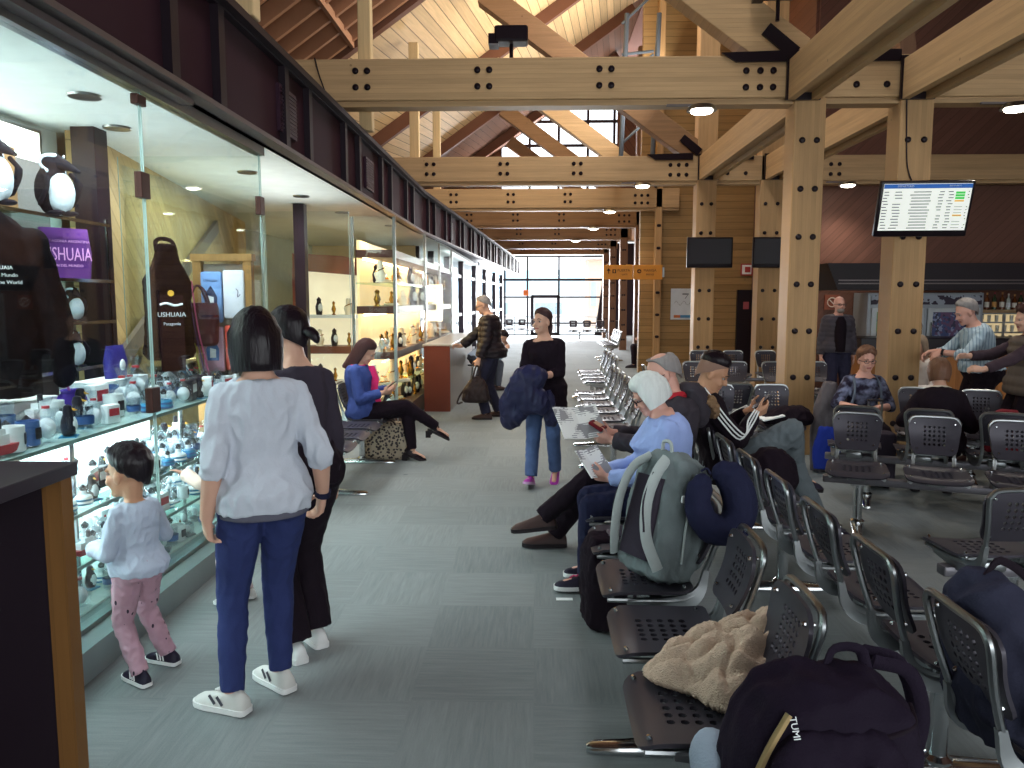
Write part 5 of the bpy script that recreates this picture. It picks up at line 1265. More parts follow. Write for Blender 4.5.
t = thing('red_pouch', 'small dark red passport pouch in the parka man\'s hand', 'pouch', o+V((-.02, -.03, .055))); mb = MB(); mb.box((0, 0, 0), (.13, .10, .02), bev=.006); mb.build('cover', FAB('maroon_leather', '#6a1f26'), t); mb = MB(); mb.box((0, 0, .012), (.09, .05, .003)); mb.build('inner_card', mat('tan_card', '#b98c70', .6), t); t.rotation_euler = (R(30), 0, R(70))
# coat over the walking woman's arm
p = P_['walk']; lc = lambda x, y, z: p.world((x, y, z))
t = thing('navy_coat', 'navy quilted coat draped over the walking woman\'s arm', 'coat', p.t.location, p.t.rotation_euler.z)
mb = MB()
for c, r in (((.10, .20, .96), (.15, .10, .12)), ((.17, .22, .84), (.15, .10, .17)), ((.24, .20, .70), (.13, .09, .17)), ((.12, .24, .80), (.12, .08, .15)), ((.02, .24, .76), (.10, .07, .12)), ((.27, .16, .60), (.10, .08, .10)), ((.02, .2, .98), (.08, .08, .07))): mb.ell(c, r)
[setattr(v_, 'co', v_.co+V((0, .025, 0))) for v_ in mb.bm.verts]; soft('padded_shell', mb, mat('navy_quilt', '#1f2140', .5, var=.25), .010, 4, .016, 7, t)
mb = MB()
for c, r in (((-.06, .21, .70), (.06, .05, .16)), ((-.10, .2, .62), (.05, .05, .08))): mb.ell(c, r)
soft('hanging_sleeve', mb, mat('navy_quilt', '#1f2140'), .010, 3, .014, 9, t)
for q in range(3): mb = MB(); mb.tube(spline([(.13+.05*q, .305-.012*q, .98-.08*q), (.18+.04*q, .325-.02*q, .84-.05*q), (.22+.04*q, .30-.03*q, .68-.03*q)], 5), .006, 6); mb.build('seam', NVY, t, 60)
# man's hand bag
p = P_['puffer']; o = held(p, 0, (.09, .0, 0)); t = thing('leather_bag', 'dark brown leather bag hanging from the man\'s hand at the counter', 'bag', (o.x, o.y, o.z))
mb = MB(); mb.loft(rbox_rings([(-.50, .15, .05, -.02, 0), (-.46, .19, .08, -.02, 0), (-.32, .17, .08, -.02, 0), (-.20, .10, .05, 0, 0), (-.15, .05, .03, 0, 0)])); soft('body', mb, mat('dark_leather', '#251a1c', .45, var=.2), .012, 4, .01, 8, t)
for k_ in (-1, 1): mb = MB(); mb.tube(spline([(-.06, k_*.03, -.18), (-.03, k_*.025, -.06), (0, 0, 0), (.03, k_*.025, -.06), (.05, k_*.03, -.18)], 4), .011, 6); mb.build('strap', mat('dark_leather', '#251a1c'), t, 60)
mb = MB(); mb.tube(spline([(-.14, .04, -.28), (-.24, .05, -.42), (-.27, .04, -.52), (-.2, .03, -.5)], 4), .014, 6, flat=.5); mb.build('hanging_strap', mat('dark_leather', '#251a1c'), t, 60)
# leopard tote below the left bench
k = NT('leopard_pattern'); vo = k.n('ShaderNodeTexVoronoi', i_Scale=34); k.l(k.coord(), vo.inputs['Vector']); n2 = k.n('ShaderNodeTexNoise', i_Scale=40); k.l(k.coord(), n2.inputs['Vector'])
k.l(k.mix(k.math('GREATER_THAN', k.math('ADD', vo.outputs['Distance'], k.math('MULTIPLY', n2.outputs['Fac'], .4)), .62), lin('#2d2226'), lin('#a1937f')), k.b.inputs['Base Color']); k.b.inputs['Roughness'].default_value = .6
t = thing('patterned_tote', 'large leopard-patterned tote bag on the floor under the hoodie woman\'s legs', 'bag', (-1.52, 7.86, 0), R(6))
mb = MB(); mb.loft(rbox_rings([(0, .24, .10, 0, 0), (.04, .27, .12, 0, 0), (.2, .25, .11, 0, 0), (.34, .20, .08, 0, 0), (.38, .17, .05, 0, 0)])); soft('body', mb, k.m, .012, 4, .01, 6, t)
for k_ in (-1, 1): mb = MB(); mb.tube(spline([(-.1, k_*.06, .35), (-.06, k_*.07, .40), (.06, k_*.07, .40), (.1, k_*.06, .35)], 4), .01, 6); mb.build('handle', mat('dark_leather', '#251a1c'), t, 60)
# ---------------------------------------------------------------- screens, signs, bar
def tv(label, x, y, z, w_, h, scr, tilt=0, rz=0):
    t = thing('television', label, 'screen', (x, y, z)); t.rotation_euler = (R(tilt), 0, R(rz))
    mb = MB(); mb.box((0, .03, 0), (w_, .06, h), bev=.012); mb.box((0, .085, 0), (w_*.6, .06, h*.6), bev=.01); mb.build('housing', BLK, t, 40)
    mb = MB(); mb.box((0, -.004, .02), (w_-.06, .008, h-.09)); mb.build('screen', scr, t)
    mb = MB(); mb.box((0, .19, 0), (.12, .19, .12)); mb.build('bracket', BLK, t)
    return t
OFF = mat('screen_off', '#120b14', .45)
tv('left switched-off black television on the column in front of the plank wall', 2.885, 13.12, 2.40, .75, .50, OFF)
tv('right switched-off black television on the column, partly behind the thick column', 3.96, 13.12, 2.40, .75, .50, OFF)
t = tv('lit departures board screen on the column at right', 3.79, 7.86, 2.50, .88, .54, emis('screen_white', '#dfe2da', .42), 16, -3)
def bars(name, m, rects, dep=.003):
    mb = MB()
    for x, z, w_, h in rects: mb.box((x, -.010, z), (w_, dep, h))
    return mb.build(name, m, t)
bars('header_bar', emis('screen_blue', '#1d4f93', .5), [(0, .222, .82, .04)])
random.seed(3)
rows = []; hd = []
for r in range(13):
    z = .168-.029*r
    for x, w_ in ((-.38, .05), (-.27, .08), (-.05, .20), (.13, .05), (.22, .05), (.385, .012)):
        if random.random() < .94: rows.append((x+random.uniform(-.01, .01), z, w_*random.uniform(.75, 1), .008))
    if r > 4 and r != 9: rows.append((.31, z, .075, .004))
for q in sorted({r_[1] for r_ in rows}): bars('text_row', emis('screen_text', '#5d6470', .1), [r_ for r_ in rows if r_[1] == q])
for q in range(3): bars('on_time_cell', emis('screen_green', '#39b54a', .45), [(.31, .158-.026*q, .085, .020)])
for q in (.080, -.06): bars('delayed_cell', emis('screen_amber', '#d8a845', .4), [(.31, q, .085, .015)])
lettering('DEPARTURES', .026, WHT, t, MX((-.21, -.014, .222), X_, Z_)); lettering('AEROPUERTO', .018, WHT, t, MX((.25, -.014, .225), X_, Z_))
ORG = mat('orange_sign', '#cf8a35', .5)
t = thing('gate_sign', 'orange hanging gate sign reading PUERTA and MANGA beside the plank wall corner', 'sign', (2.09, 16.9, 2.21))
for k_ in (-1, 1): mb = MB(); mb.box((k_*.315, 0, 0), (.622, .05, .31), bev=.008); mb.build('panel', ORG, t)
K_ = mat('sign_ink', '#3b2418', .6)
def L_(s_, size, x, z): lettering(s_, size, K_, t, MX((x, -.028, z), X_, Z_))
L_('PUERTA', .075, -.20, .035); L_('GATE', .05, -.18, -.05); L_('MANGA', .075, .36, .035); L_('BRIDGE', .05, .36, -.05)
mb = MB(); mb.box((-.52, -.027, .02), (.018, .006, .10)); mb.prism([(-.565, .03), (-.475, .03), (-.52, .085)], -.03, -.024); mb.build('arrow', K_, t)
mb = MB(); mb.box((-.40, -.027, .02), (.08, .006, .08)); mb.build('gate_pictogram', K_, t); mb = MB(); mb.box((-.40, -.031, .02), (.03, .004, .05)); mb.build('gate_pictogram_cutout', ORG, t)
mb = MB(); mb.tube([(.13, -.024, .02), (.13, -.03, .02)], .045, 20); mb.build('round_pictogram', K_, t); mb = MB(); mb.bar((.10, -.033, .02), (.16, -.033, .02), .004, .012); mb.bar((.13, -.033, -.01), (.13, -.033, .05), .004, .012); mb.build('round_pictogram_cross', ORG, t)
mb = MB(); mb.box((.64, .1, .0), (.04, .3, .2)); mb.build('bracket', ALU, t)
t = thing('wall_poster', 'white poster with thin line map and coloured strip on the plank wall', 'poster', (3.27, 17.38, 1.53))
mb = MB(); mb.box((0, 0, 0), (.56, .02, .68), bev=.004); mb.build('board', mat('poster_paper', '#c6ccd2', .5), t)
mb = MB(); mb.box((0, -.012, -.27), (.42, .004, .06)); mb.build('blue_strip', mat('poster_blue', '#4d86b0', .6), t); mb = MB(); mb.box((-.14, -.015, -.27), (.14, .004, .06)); mb.build('orange_strip', mat('poster_orange', '#c4713f', .6), t)
mb = MB(); mb.box((.04, -.012, .22), (.14, .004, .025)); mb.bar((.09, -.012, .2), (.03, -.012, .12), .004, .012)
for q in range(9): mb.bar((-.2+.045*q, -.012, .02+.05*math.sin(q*1.7)), (-.165+.045*q, -.012, .02+.05*math.sin(q*1.7+1.5)), .003, .006)
mb.build('line_map', mat('poster_ink', '#50565e', .6), t)
mb = MB(); mb.box((4.60, 17.36, .92), (.34, .08, 1.84)); d_ = struct('door_2', mb, DKF)
mb = MB(); mb.box((4.62, 17.31, 1.5), (.12, .01, .16)); mb.build('door_sticker', mat('sticker_red', '#a05058', .6), d_)
def sign(label, x, y, z, s_, slash=True, frame_='#8a4a35'):
    t = thing('wall_sign', label, 'sign', (x, y, z)); mb = MB(); mb.box((0, 0, 0), (s_, .02, s_), bev=.004); mb.build('plate', mat('sign_plate_'+frame_, frame_, .6), t)
    mb = MB(); mb.tube([(s_*.3*math.cos(a*PI/10), -.014, s_*.3*math.sin(a*PI/10)) for a in range(21)], s_*.035, 6, cap=False); mb.bar((-s_*.2, -.014, s_*.2), (s_*.2, -.014, -s_*.2), .006, s_*.06); mb.build('prohibition_ring', mat('sign_pale', '#d8c8b8', .6), t)
sign('small brown no-smoking sign on the bar wall beside the thick column', 5.19, 13.88, 1.58, .26)
t = thing('wall_sign', 'small red and white square sign high beside the right television', 'sign', (4.62, 17.36, 2.28)); mb = MB(); mb.box((0, 0, 0), (.26, .02, .26), bev=.004); mb.build('plate', mat('sign_red', '#a33a3a', .6), t); mb = MB(); mb.box((0, -.013, 0), (.20, .006, .20)); mb.build('white_field', WHT, t); mb = MB(); mb.box((.02, -.018, 0), (.12, .006, .12)); mb.build('pictogram', mat('sign_red', '#a33a3a'), t)
# bar
BW = planks('bar_front_boards', '#a56c3c', .16, X_, Z_, gap=.03, line=.6)
t = thing('bar_counter', 'long bar counter with black top band and wooden front', 'counter', (8.4, 12.3, 0))
mb = MB(); mb.box((0, .1, .42), (6.8, .5, .84)); mb.build('front', BW, t); mb = MB(); mb.box((0, .05, .945), (6.9, .7, .2), bev=.01); mb.build('top', BLK, t); mb = MB(); mb.box((0, -.16, .05), (6.8, .04, .1)); mb.build('kickboard', DKF, t)
t = thing('bar_canopy', 'dark canopy band above the bar', 'canopy', (8.4, 12.6, 1.78))
mb = MB(); mb.prism([(-3.6, 0), (3.6, 0), (3.6, .42), (-3.78, .42)], 0, .9); mb.build('fascia', mat('canopy_dark', '#1c1219', .5), t)
for q in (.10, .15): mb = MB(); mb.box((0, -.01, q), (7.2, .03, .02)); mb.build('trim_line', mat('grey_trim', '#6d6464'), t)
t = thing('drinks_fridge', 'grey double-door drinks fridge behind the bar', 'fridge', (6.5, 13.5, 0))
mb = MB(); mb.box((0, .05, .87), (1.9, .6, 1.74), bev=.01); mb.build('cabinet', mat('fridge_grey', '#9aa0a6', .4, .3), t)
k = NT('fridge_banner'); no = k.n('ShaderNodeTexNoise', i_Scale=9, i_Detail=3); k.l(k.coord(), no.inputs['Vector']); k.l(k.mix(k.math('GREATER_THAN', no.outputs['Fac'], .5), lin('#2c1d33'), lin('#9aa0ac')), k.b.inputs['Base Color'])
mb = MB(); mb.box((0, -.27, 1.62), (1.8, .03, .15)); mb.build('banner', k.m, t)
def shelfpix(name, cols, s, sc=22):
    k = NT(name); vo = k.n('ShaderNodeTexVoronoi', i_Scale=sc); k.l(k.coord(), vo.inputs['Vector']); cr = k.n('ShaderNodeValToRGB'); k.l(vo.outputs['Color'], cr.inputs[0]); cr.color_ramp.interpolation = 'CONSTANT'
    while len(cr.color_ramp.elements) < len(cols): cr.color_ramp.elements.new(.5)
    for i, c_ in enumerate(cols): cr.color_ramp.elements[i].position = i/len(cols); cr.color_ramp.elements[i].color = lin(c_)
    k.l(cr.outputs[0], k.b.inputs['Base Color']); k.l(cr.outputs[0], k.b.inputs['Emission Color']); k.b.inputs['Emission Strength'].default_value = s
    return k.m
for k_, nm, cols in ((-1, 'left', ['#3c4a42', '#6d8a5a', '#59676a', '#2c3436']), (1, 'right', ['#24233a', '#4d3450', '#2f3a5e', '#6a7288', '#201f30'])):
    mb = MB(); mb.box((k_*.46, -.27, 1.0), (.86, .04, .98), bev=.008); dd_ = mb.build('door', mat('fridge_frame', '#b4babd', .4, .4), t)
    mb = MB(); mb.box((k_*.46, -.295, 1.0), (.70, .012, .84)); mb.build('drinks_window', shelfpix('drinks_'+nm, cols, .1), dd_)
    mb = MB(); mb.tube([(k_*.08, -.30, .8), (k_*.08, -.33, .85), (k_*.08, -.33, 1.2), (k_*.08, -.30, 1.25)], .012, 6); mb.build('handle', CHR, dd_)
t = thing('bar_shelf', 'wooden bottle shelf on the bar back wall', 'shelf', (8.7, 13.72, 1.43)); mb = MB(); mb.box((0, 0, 0), (2.3, .3, .05)); mb.build('board', WX, t)
for k_ in (-1, 1): mb = MB(); mb.box((k_*1.0, .06, -.08), (.04, .16, .12)); mb.build('bracket', DKF, t)
BOT = [mat('bottle_amber', '#6b3a1e', .15), mat('bottle_green', '#2c3d2a', .15), mat('bottle_dark', '#2a1a20', .15), mat('bottle_clear', '#b9bfb8', .15)]; LBL = [mat('bottle_label_'+c, c, .6) for c in ('#d8d3c6', '#c08a4a', '#8e3540', '#dfe3e6')]
def bottle_proto(i):
    t = thing('bottle', 'bottle', 'bottle', (0, 0, 0), 0, 'bottles on the bar shelf'); h = .26
    mb = MB(); mb.lathe([(.02, 0), (.036, .004), (.036, .15), (.03, .18), (.013, .20), (.012, .25)], n=12); mb.build('body', BOT[i], t, 40)
    mb = MB(); mb.lathe([(.0375, .04), (.0375, .12)], n=12, cap=False); mb.build('bottle_label', LBL[i], t, 40); mb = MB(); mb.lathe([(.014, .235), (.015, .268), (.004, .27)], n=10); mb.build('bottle_cap', LBL[(i+1) % 4], t, 40); return t
BP = [bottle_proto(i) for i in range(4)]; used = set(); BN = ['amber bottle', 'green bottle', 'dark bottle', 'clear bottle']
random.seed(5)
for i in range(18):
    q = random.randrange(4); loc = (7.66+.115*i, 13.70+random.uniform(-.05, .05), 1.455); lb = f'{BN[q]} with label on the bar bottle shelf'
    if q not in used: BP[q].location = loc; BP[q]['label'] = lb; used.add(q); o = BP[q]
    else: o = dup(BP[q], loc, 0, lb)
    o['group'] = BN[q]+'s on the bar shelf'; o.scale = (1, 1, random.uniform(.85, 1.15))
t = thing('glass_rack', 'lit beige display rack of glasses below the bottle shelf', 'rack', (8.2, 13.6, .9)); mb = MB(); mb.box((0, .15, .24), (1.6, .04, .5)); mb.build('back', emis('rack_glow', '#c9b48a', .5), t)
for q in (0, .17, .34, .49): mb = MB(); mb.box((0, 0, q), (1.6, .28, .02)); mb.build('shelf', ALU, t)
for q in (-.8, -.27, .27, .8): mb = MB(); mb.box((q, -.12, .24), (.03, .03, .5)); mb.build('upright', ALU, t)
g0 = tag(MB().lathe([(.025, 0), (.03, .11), (.026, .11), (.02, .01)], n=10).build('drinking_glass', mat('glassware', '#d6d2c2', .1), smooth=40), 'small clear drinking glass on the lit rack behind the bar', 'glass', 'drinking glasses on the bar rack')
for r in range(3):
    for i in range(12):
        loc = (7.48+.125*i+.02*(r % 2), 13.56, .912+.17*r)
        if r == 0 and i == 0: g0.location = loc
        else: o = g0.copy(); COL.objects.link(o); o.location = loc

# ---------------------------------------------------------------- souvenir display
t = thing('desk_counter', 'dark desk with black top and wooden edge at the lower left', 'counter', (-1.6, 2.4, 0))
mb = MB(); mb.box((-.12, -.25, 1.075), (.46, .62, .045), bev=.004); mb.build('top', mat('desk_black', '#241a22', .35), t)
mb = MB(); mb.box((-.17, .09, .527), (.32, .05, 1.05)); mb.build('side_panel', mat('desk_panel', '#1d121b', .5), t)
mb = MB(); mb.box((.02, .085, .527), (.065, .06, 1.05)); mb.build('wood_edge', glulam('desk_edge_wood', '#74502a', X_, Z_), t)
mb = MB(); mb.box((-.31, -.25, .527), (.04, .60, 1.05)); mb.build('end_panel', mat('desk_panel', '#1d121b'), t)
MET = mat('case_metal', '#8d9696', .4, .5); SG = glass('shelf_glass', (.80, .93, .90), .12)
t = thing('display_case', 'long glass-shelved souvenir display case behind the shop glass', 'display case', (-2.0, 3.85, 0))
mb = MB(); mb.box((-.42, 0, .07), (1.05, 3.9, .14)); mb.build('plinth', MET, t)
mb = MB(); mb.box((-.03, 0, .15), (.05, 3.7, .02)); mb.build('glass_channel', ALU, t)
mb = MB(); mb.box((-.50, 0, .145), (.75, 3.7, .01)); mb.build('deck', mat('case_deck', '#aebfbc', .4), t)
SZ = [1.0, .62, .36]
for z, x0, x1 in ((SZ[0], -.06, -.92), (SZ[1], -.14, -.85), (SZ[2], -.16, -.85)):
    mb = MB(); mb.box(((x0+x1)/2, 0, z-.008), (x0-x1, 3.7, .014)); sh_ = mb.build('shelf', SG if z < 1 else mat('top_shelf_glass', '#9db8b4', .12, var=.03), t)
    mb = MB(); mb.box((x0+.004, 0, z-.008), (.008, 3.7, .018)); mb.build('shelf_edge', mat('shelf_edge_green', '#5d7a76', .3), sh_)
for y in (-1.3, -.1, 1.1): mb = MB(); mb.tube([(-.30, y, .15), (-.30, y, .99)], .014, 8); mb.build('upright', CHR, t)
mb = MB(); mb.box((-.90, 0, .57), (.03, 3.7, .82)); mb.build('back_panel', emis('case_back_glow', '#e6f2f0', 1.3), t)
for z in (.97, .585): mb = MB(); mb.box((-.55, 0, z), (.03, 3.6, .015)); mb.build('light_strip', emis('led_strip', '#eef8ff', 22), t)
BLU = mat('wave_blue', '#2f7fa8', .3); DBL = mat('deep_blue', '#3c5f98', .3); CRM = mat('ice_white', '#dfe6e8', .3); REDP = mat('souvenir_red', '#b8323c', .4); PUR = mat('glaze_purple', '#5a3fb0', .15); YEL = mat('beak_yellow', '#d9a63a', .5); BKG = mat('penguin_black', '#1b1722', .4)
DOME = glass('dome_glass', (.95, .98, 1), .35, .03); BRN = mat('carved_wood', '#7a4a2a', .5); GRN = mat('model_green', '#7f9a4f', .5); SIL = mat('pewter', '#8f9497', .3, .7)
def pr(name, cat): return thing(name, 'x', cat)
def add(t, name, mb, m, sm=50): return mb.build(name, m, t, sm)
def penguin(t, s, z=0, par=True):
    mb = MB(); mb.lathe([(.002, z), (.030*s, z+.006*s), (.040*s, z+.04*s), (.036*s, z+.08*s), (.024*s, z+.115*s), (.026*s, z+.135*s), (.018*s, z+.16*s), (.002, z+.166*s)], n=12)
    add(t, 'body', mb, BKG)
    mb = MB(); mb.ell((.014*s, 0, z+.058*s), (.030*s, .030*s, .05*s), None, 10, 8); add(t, 'belly', mb, CRM)
    mb = MB(); mb.tube([(.02*s, 0, z+.14*s), (.045*s, 0, z+.135*s)], [.008*s, .002*s], 6); add(t, 'beak', mb, YEL)
    for k_ in (-1, 1): mb = MB(); mb.tube([(0, k_*.034*s, z+.095*s), (.006*s, k_*.05*s, z+.05*s)], [.008*s, .006*s], 6, flat=.6, round_=True); add(t, 'flipper', mb, BKG)
def kind_globe(base, band):
    t = pr('snow_globe', 'souvenir'); mb = MB(); mb.lathe([(.043, 0), (.045, .01), (.041, .02), (.042, .03), (.036, .042)], n=16, mis=[0, 1, 0, 1]); add(t, 'base', mb, [base, band])
    mb = MB(); mb.ell((0, 0, .078), .043, None, 16, 10); add(t, 'dome', mb, DOME); mb = MB(); mb.lathe([(.016, .05), (.013, .07), (.017, .085), (.002, .1)], n=8, mis=[0, 1, 1]); add(t, 'figurine', mb, [CRM, BKG]); return t
def kind_mug(m):
    t = pr('mug', 'mug'); mb = MB(); mb.lathe([(.032, 0), (.038, .004), (.038, .09), (.034, .09), (.033, .01)], n=16); add(t, 'cup', mb, m); mb = MB(); mb.tube(spline([(0, .036, .07), (0, .062, .065), (0, .062, .03), (0, .036, .02)], 4), .006, 6); add(t, 'handle', mb, m); mb = MB(); mb.box((.037, 0, .045), (.004, .035, .04), bev=.002); add(t, 'print', mb, BKG); return t
def kind_gourd():
    t = pr('mate_gourd', 'cup'); mb = MB(); mb.lathe([(.025, 0), (.048, .015), (.058, .05), (.05, .085), (.036, .1), (.042, .112), (.036, .11), (.03, .09)], n=18); add(t, 'cup', mb, PUR); mb = MB(); mb.tube([(.01, 0, .06), (-.01, .03, .17)], .005, 6); add(t, 'straw', mb, mat('straw_pink', '#b0529a', .3)); return t
def kind_box(m, m2):
    t = pr('souvenir_box', 'box'); mb = MB(); mb.box((0, 0, .05), (.05, .09, .10), bev=.003); add(t, 'carton', mb, m); mb = MB(); mb.box((.026, 0, .06), (.003, .07, .04)); add(t, 'printed_panel', mb, m2); return t
def kind_penguin(s=.7): t = pr('penguin_figurine', 'figurine'); penguin(t, s); mb = MB(); mb.box((0, 0, -.004), (.06, .06, .008)); add(t, 'base', mb, BLU); t.scale = (1, 1, 1); return t
def kind_block():
    t = pr('crystal_block', 'souvenir'); mb = MB(); mb.box((0, 0, .05), (.06, .06, .075), bev=.004); add(t, 'block', mb, DOME); mb = MB(); mb.box((0, 0, .006), (.07, .07, .012)); add(t, 'base', mb, SIL); mb = MB(); mb.ell((0, 0, .05), (.018, .018, .024)); add(t, 'figure', mb, CRM); return t
def kind_ship():
    t = pr('ship_model', 'model'); mb = MB(); mb.loft([[V((0, -.09, .03)), V((0, -.09, .034)), V((0, -.09, .036))][:3]+[V((0, -.09, .03))], [V((.018, -.04, .005)), V((.026, -.04, .036)), V((-.026, -.04, .036)), V((-.018, -.04, .005))], [V((.02, .06, .005)), V((.028, .06, .036)), V((-.028, .06, .036)), V((-.02, .06, .005))], [V((.014, .09, .012)), V((.02, .09, .036)), V((-.02, .09, .036)), V((-.014, .09, .012))]]); add(t, 'hull', mb, REDP); mb = MB(); mb.box((0, .01, .052), (.036, .09, .034)); mb.box((0, .02, .078), (.028, .05, .02)); add(t, 'deckhouse', mb, CRM); mb = MB(); mb.tube([(0, .03, .085), (0, .03, .12)], .010, 8); add(t, 'funnel', mb, BKG); return t
def kind_bag(): 
    t = pr('gift_bag', 'gift'); mb = MB(); mb.lathe([(.03, 0), (.045, .01), (.05, .06), (.03, .11), (.012, .13), (.03, .17)], n=10); add(t, 'cellophane', mb, DOME); mb = MB(); mb.ell((0, 0, .05), (.035, .03, .04)); add(t, 'contents', mb, CRM); mb = MB(); mb.tube([(0, 0, .125), (0, 0, .135)], .014, 8); add(t, 'ribbon', mb, REDP); return t
def kind_dish(): t = pr('pewter_dish', 'dish'); mb = MB(); mb.lathe([(.02, 0), (.03, .004), (.05, .02), (.046, .02), (.02, .008)], n=16); add(t, 'bowl', mb, SIL); mb = MB(); mb.lathe([(.012, .008), (.002, .05)], n=8); add(t, 'knob', mb, BRN); return t
def kind_case(): t = pr('glass_tumbler', 'glass'); mb = MB(); mb.lathe([(.028, 0), (.034, .1), (.031, .1), (.026, .008)], n=14); add(t, 'tumbler', mb, DOME); mb = MB(); mb.lathe([(.034, .03), (.0355, .06)], n=14, cap=False); add(t, 'printed_band', mb, DBL); return t
KN = [('snow globe with blue-white base', kind_globe(BLU, CRM)), ('snow globe with navy base', kind_globe(DBL, BLU)), ('white printed mug', kind_mug(CRM)), ('deep blue mug', kind_mug(DBL)), ('red and white carton', kind_box(CRM, REDP)), ('dark carton with pale panel', kind_box(BKG, CRM)),
      ('penguin figurine', kind_penguin()), ('crystal block on silver base', kind_block()), ('little red-hulled ship model', kind_ship()), ('clear gift bag with red ribbon', kind_bag()), ('pewter dish with wooden knob', kind_dish()), ('printed glass tumbler', kind_case()), ('purple glazed mate gourd with straw', kind_gourd())]
KW = [14, 6, 4, 1, 3, 2, 4, 7, 2, 5, 2, 5]
KU = set()
def put(i, loc, rz, s, where, uniq=None):
    nm, pt = KN[i]; lb = f'{nm} {where}'; g = f'{nm}s {where}'
    if i not in KU: KU.add(i); o = pt; o.location = loc; o.rotation_euler = (0, 0, rz); o.scale = (s,)*3; o['label'] = lb
    else: o = dup(pt, loc, rz, lb, None, s)
    if uniq: o['label'] = uniq; o.pop('group', None) if 'group' in o.keys() else None
    else: o['group'] = g
    return o
random.seed(11)
SH = [('on the top glass shelf', 1.0, -2.12, 4, 1.08), ('on the lit middle shelf', .62, -2.2, 4, 1.02), ('on the low glass shelf', .36, -2.22, 3, 1.0), ('on the case floor', .152, -2.16, 2, 1.0)]
ZN = [(2.55, 3.35, 'near the dark desk'), (3.4, 4.15, 'behind the boy'), (4.2, 5.6, 'beside the women')]
for wn_, z, x0, nr, sc_ in SH:
    for y0, y1, zn in ZN:
        y = y0+.06
        while y < y1:
            for r in range(nr):
                if random.random() < (.9 if r == 0 else .75):
                    put(random.choices(range(12), KW)[0], (x0-.105*r-random.uniform(0, .03), y+random.uniform(-.02, .02), z+(.004 if True else 0)), random.uniform(-.5, .5), sc_*random.uniform(.85, 1.15)*(1+.10*r), wn_+' '+zn)
            y += .13*sc_*.85
put(12, (-2.42, 3.98, 1.004), 1.2, 1.35, '', 'purple glazed mate gourd with pink straw on the top glass shelf')
# risers at the back of the top shelf
for y, zz, lb in ((3.75, .12, 'white riser block at the back of the top shelf nearer the desk'), (4.72, .14, 'white riser block at the back of the top shelf by the apron stand')):
    tag(MB().box((-2.62, y, 1.0+zz/2), (.2, .55, zz), bev=.004).build('display_riser', WHT), lb, 'riser')
t = thing('blue_gift_pouch', 'blue and purple printed pouch standing on the top shelf riser', 'pouch', (-2.6, 4.75, 1.14)); mb = MB(); mb.loft(rbox_rings([(0, .03, .10, 0, 0), (.1, .04, .10, 0, 0), (.2, .006, .10, 0, 0)])); mb.build('pouch', mat('pouch_blue', '#33307e', .4, var=.4, vs=30), t, 50); mb = MB(); mb.ell((.045, 0, .08), (.01, .03, .035)); mb.build('printed_motif', CRM, t)
t = thing('card_pyramid', 'triangular stand of postcards at the end of the top shelf', 'stand', (-2.55, 5.45, 1.004), R(20)); mb = MB(); mb.prism([(-.12, 0), (.12, 0), (0, .17)], -.16, .16); mb.build('frame', mat('grey_brown_card', '#6d5d58', .5), t)
for q in range(4): mb = MB(); mb.bar((.125-.02, -.12+.08*q, .02), (.015, -.12+.08*q, .165), .06, .006, up=(0, 1, 0)); mb.build('postcard', CRM if q % 2 else BLU, t)
# apron on stand
MAR = FAB('maroon_apron', '#14060a')
t = thing('apron_stand', 'maroon apron with pale emblem on a black stand', 'apron', (-2.45, 5.15, 1.004), R(-100))   # +Y local faces... emblem on local -Y
prof = [(-.05, .98), (.05, .98), (.08, .86), (.145, .74), (.14, .5), (.16, .26), (.13, .22), (-.13, .22), (-.16, .26), (-.14, .5), (-.145, .74), (-.08, .86)]
t.rotation_euler = (0, 0, R(38))
mb = MB(); mb.loft([[V((x, -.07-.03*math.cos(x*9)+dy, z)) for x, z in prof] for dy in (0, .10)]); soft('apron', mb, MAR, .012, 3, .006, 9, t)
mb = MB(); mb.box((0, -.115, .40), (.075*2, .012, .50)); mb.build('bib_panel', FAB('brown_panel', '#230d10'), t)
mb = MB(); mb.tube(spline([(-.06, -.06, .93), (-.05, 0, 1.0), (0, .03, 1.02), (.05, 0, 1.0), (.06, -.06, .93)], 4), .014, 6); mb.build('neck_strap', MAR, t)
mb = MB(); mb.tube([(0, 0, .02), (0, 0, .30)], .025, 12); mb.build('stand_pole', CHR, t); mb = MB(); mb.lathe([(.07, 0), (.075, .012), (.03, .02)]); mb.build('stand_base', BLK, t, 40)
lettering('USHUAIA', .042, WHT, t, MX((0, -.125, .52), X_, Z_)); lettering('Patagonia', .028, WHT, t, MX((0, -.125, .46), X_, Z_))
mb = MB(); mb.lathe([(.02, 0), (.02, .004)], n=10); me_ = mb.me('emblem_sun', YEL); me_.transform(Matrix.Translation((0, -.122, .66)) @ Matrix.Rotation(R(90), 4, 'X')); link('emblem_sun', me_, t)
mb = MB(); mb.tube(spline([(-.07, -.124, .585), (-.03, -.126, .595), (.02, -.126, .58), (.07, -.124, .59)], 4), .008, 6); mb.build('emblem_wave', WHT, t)
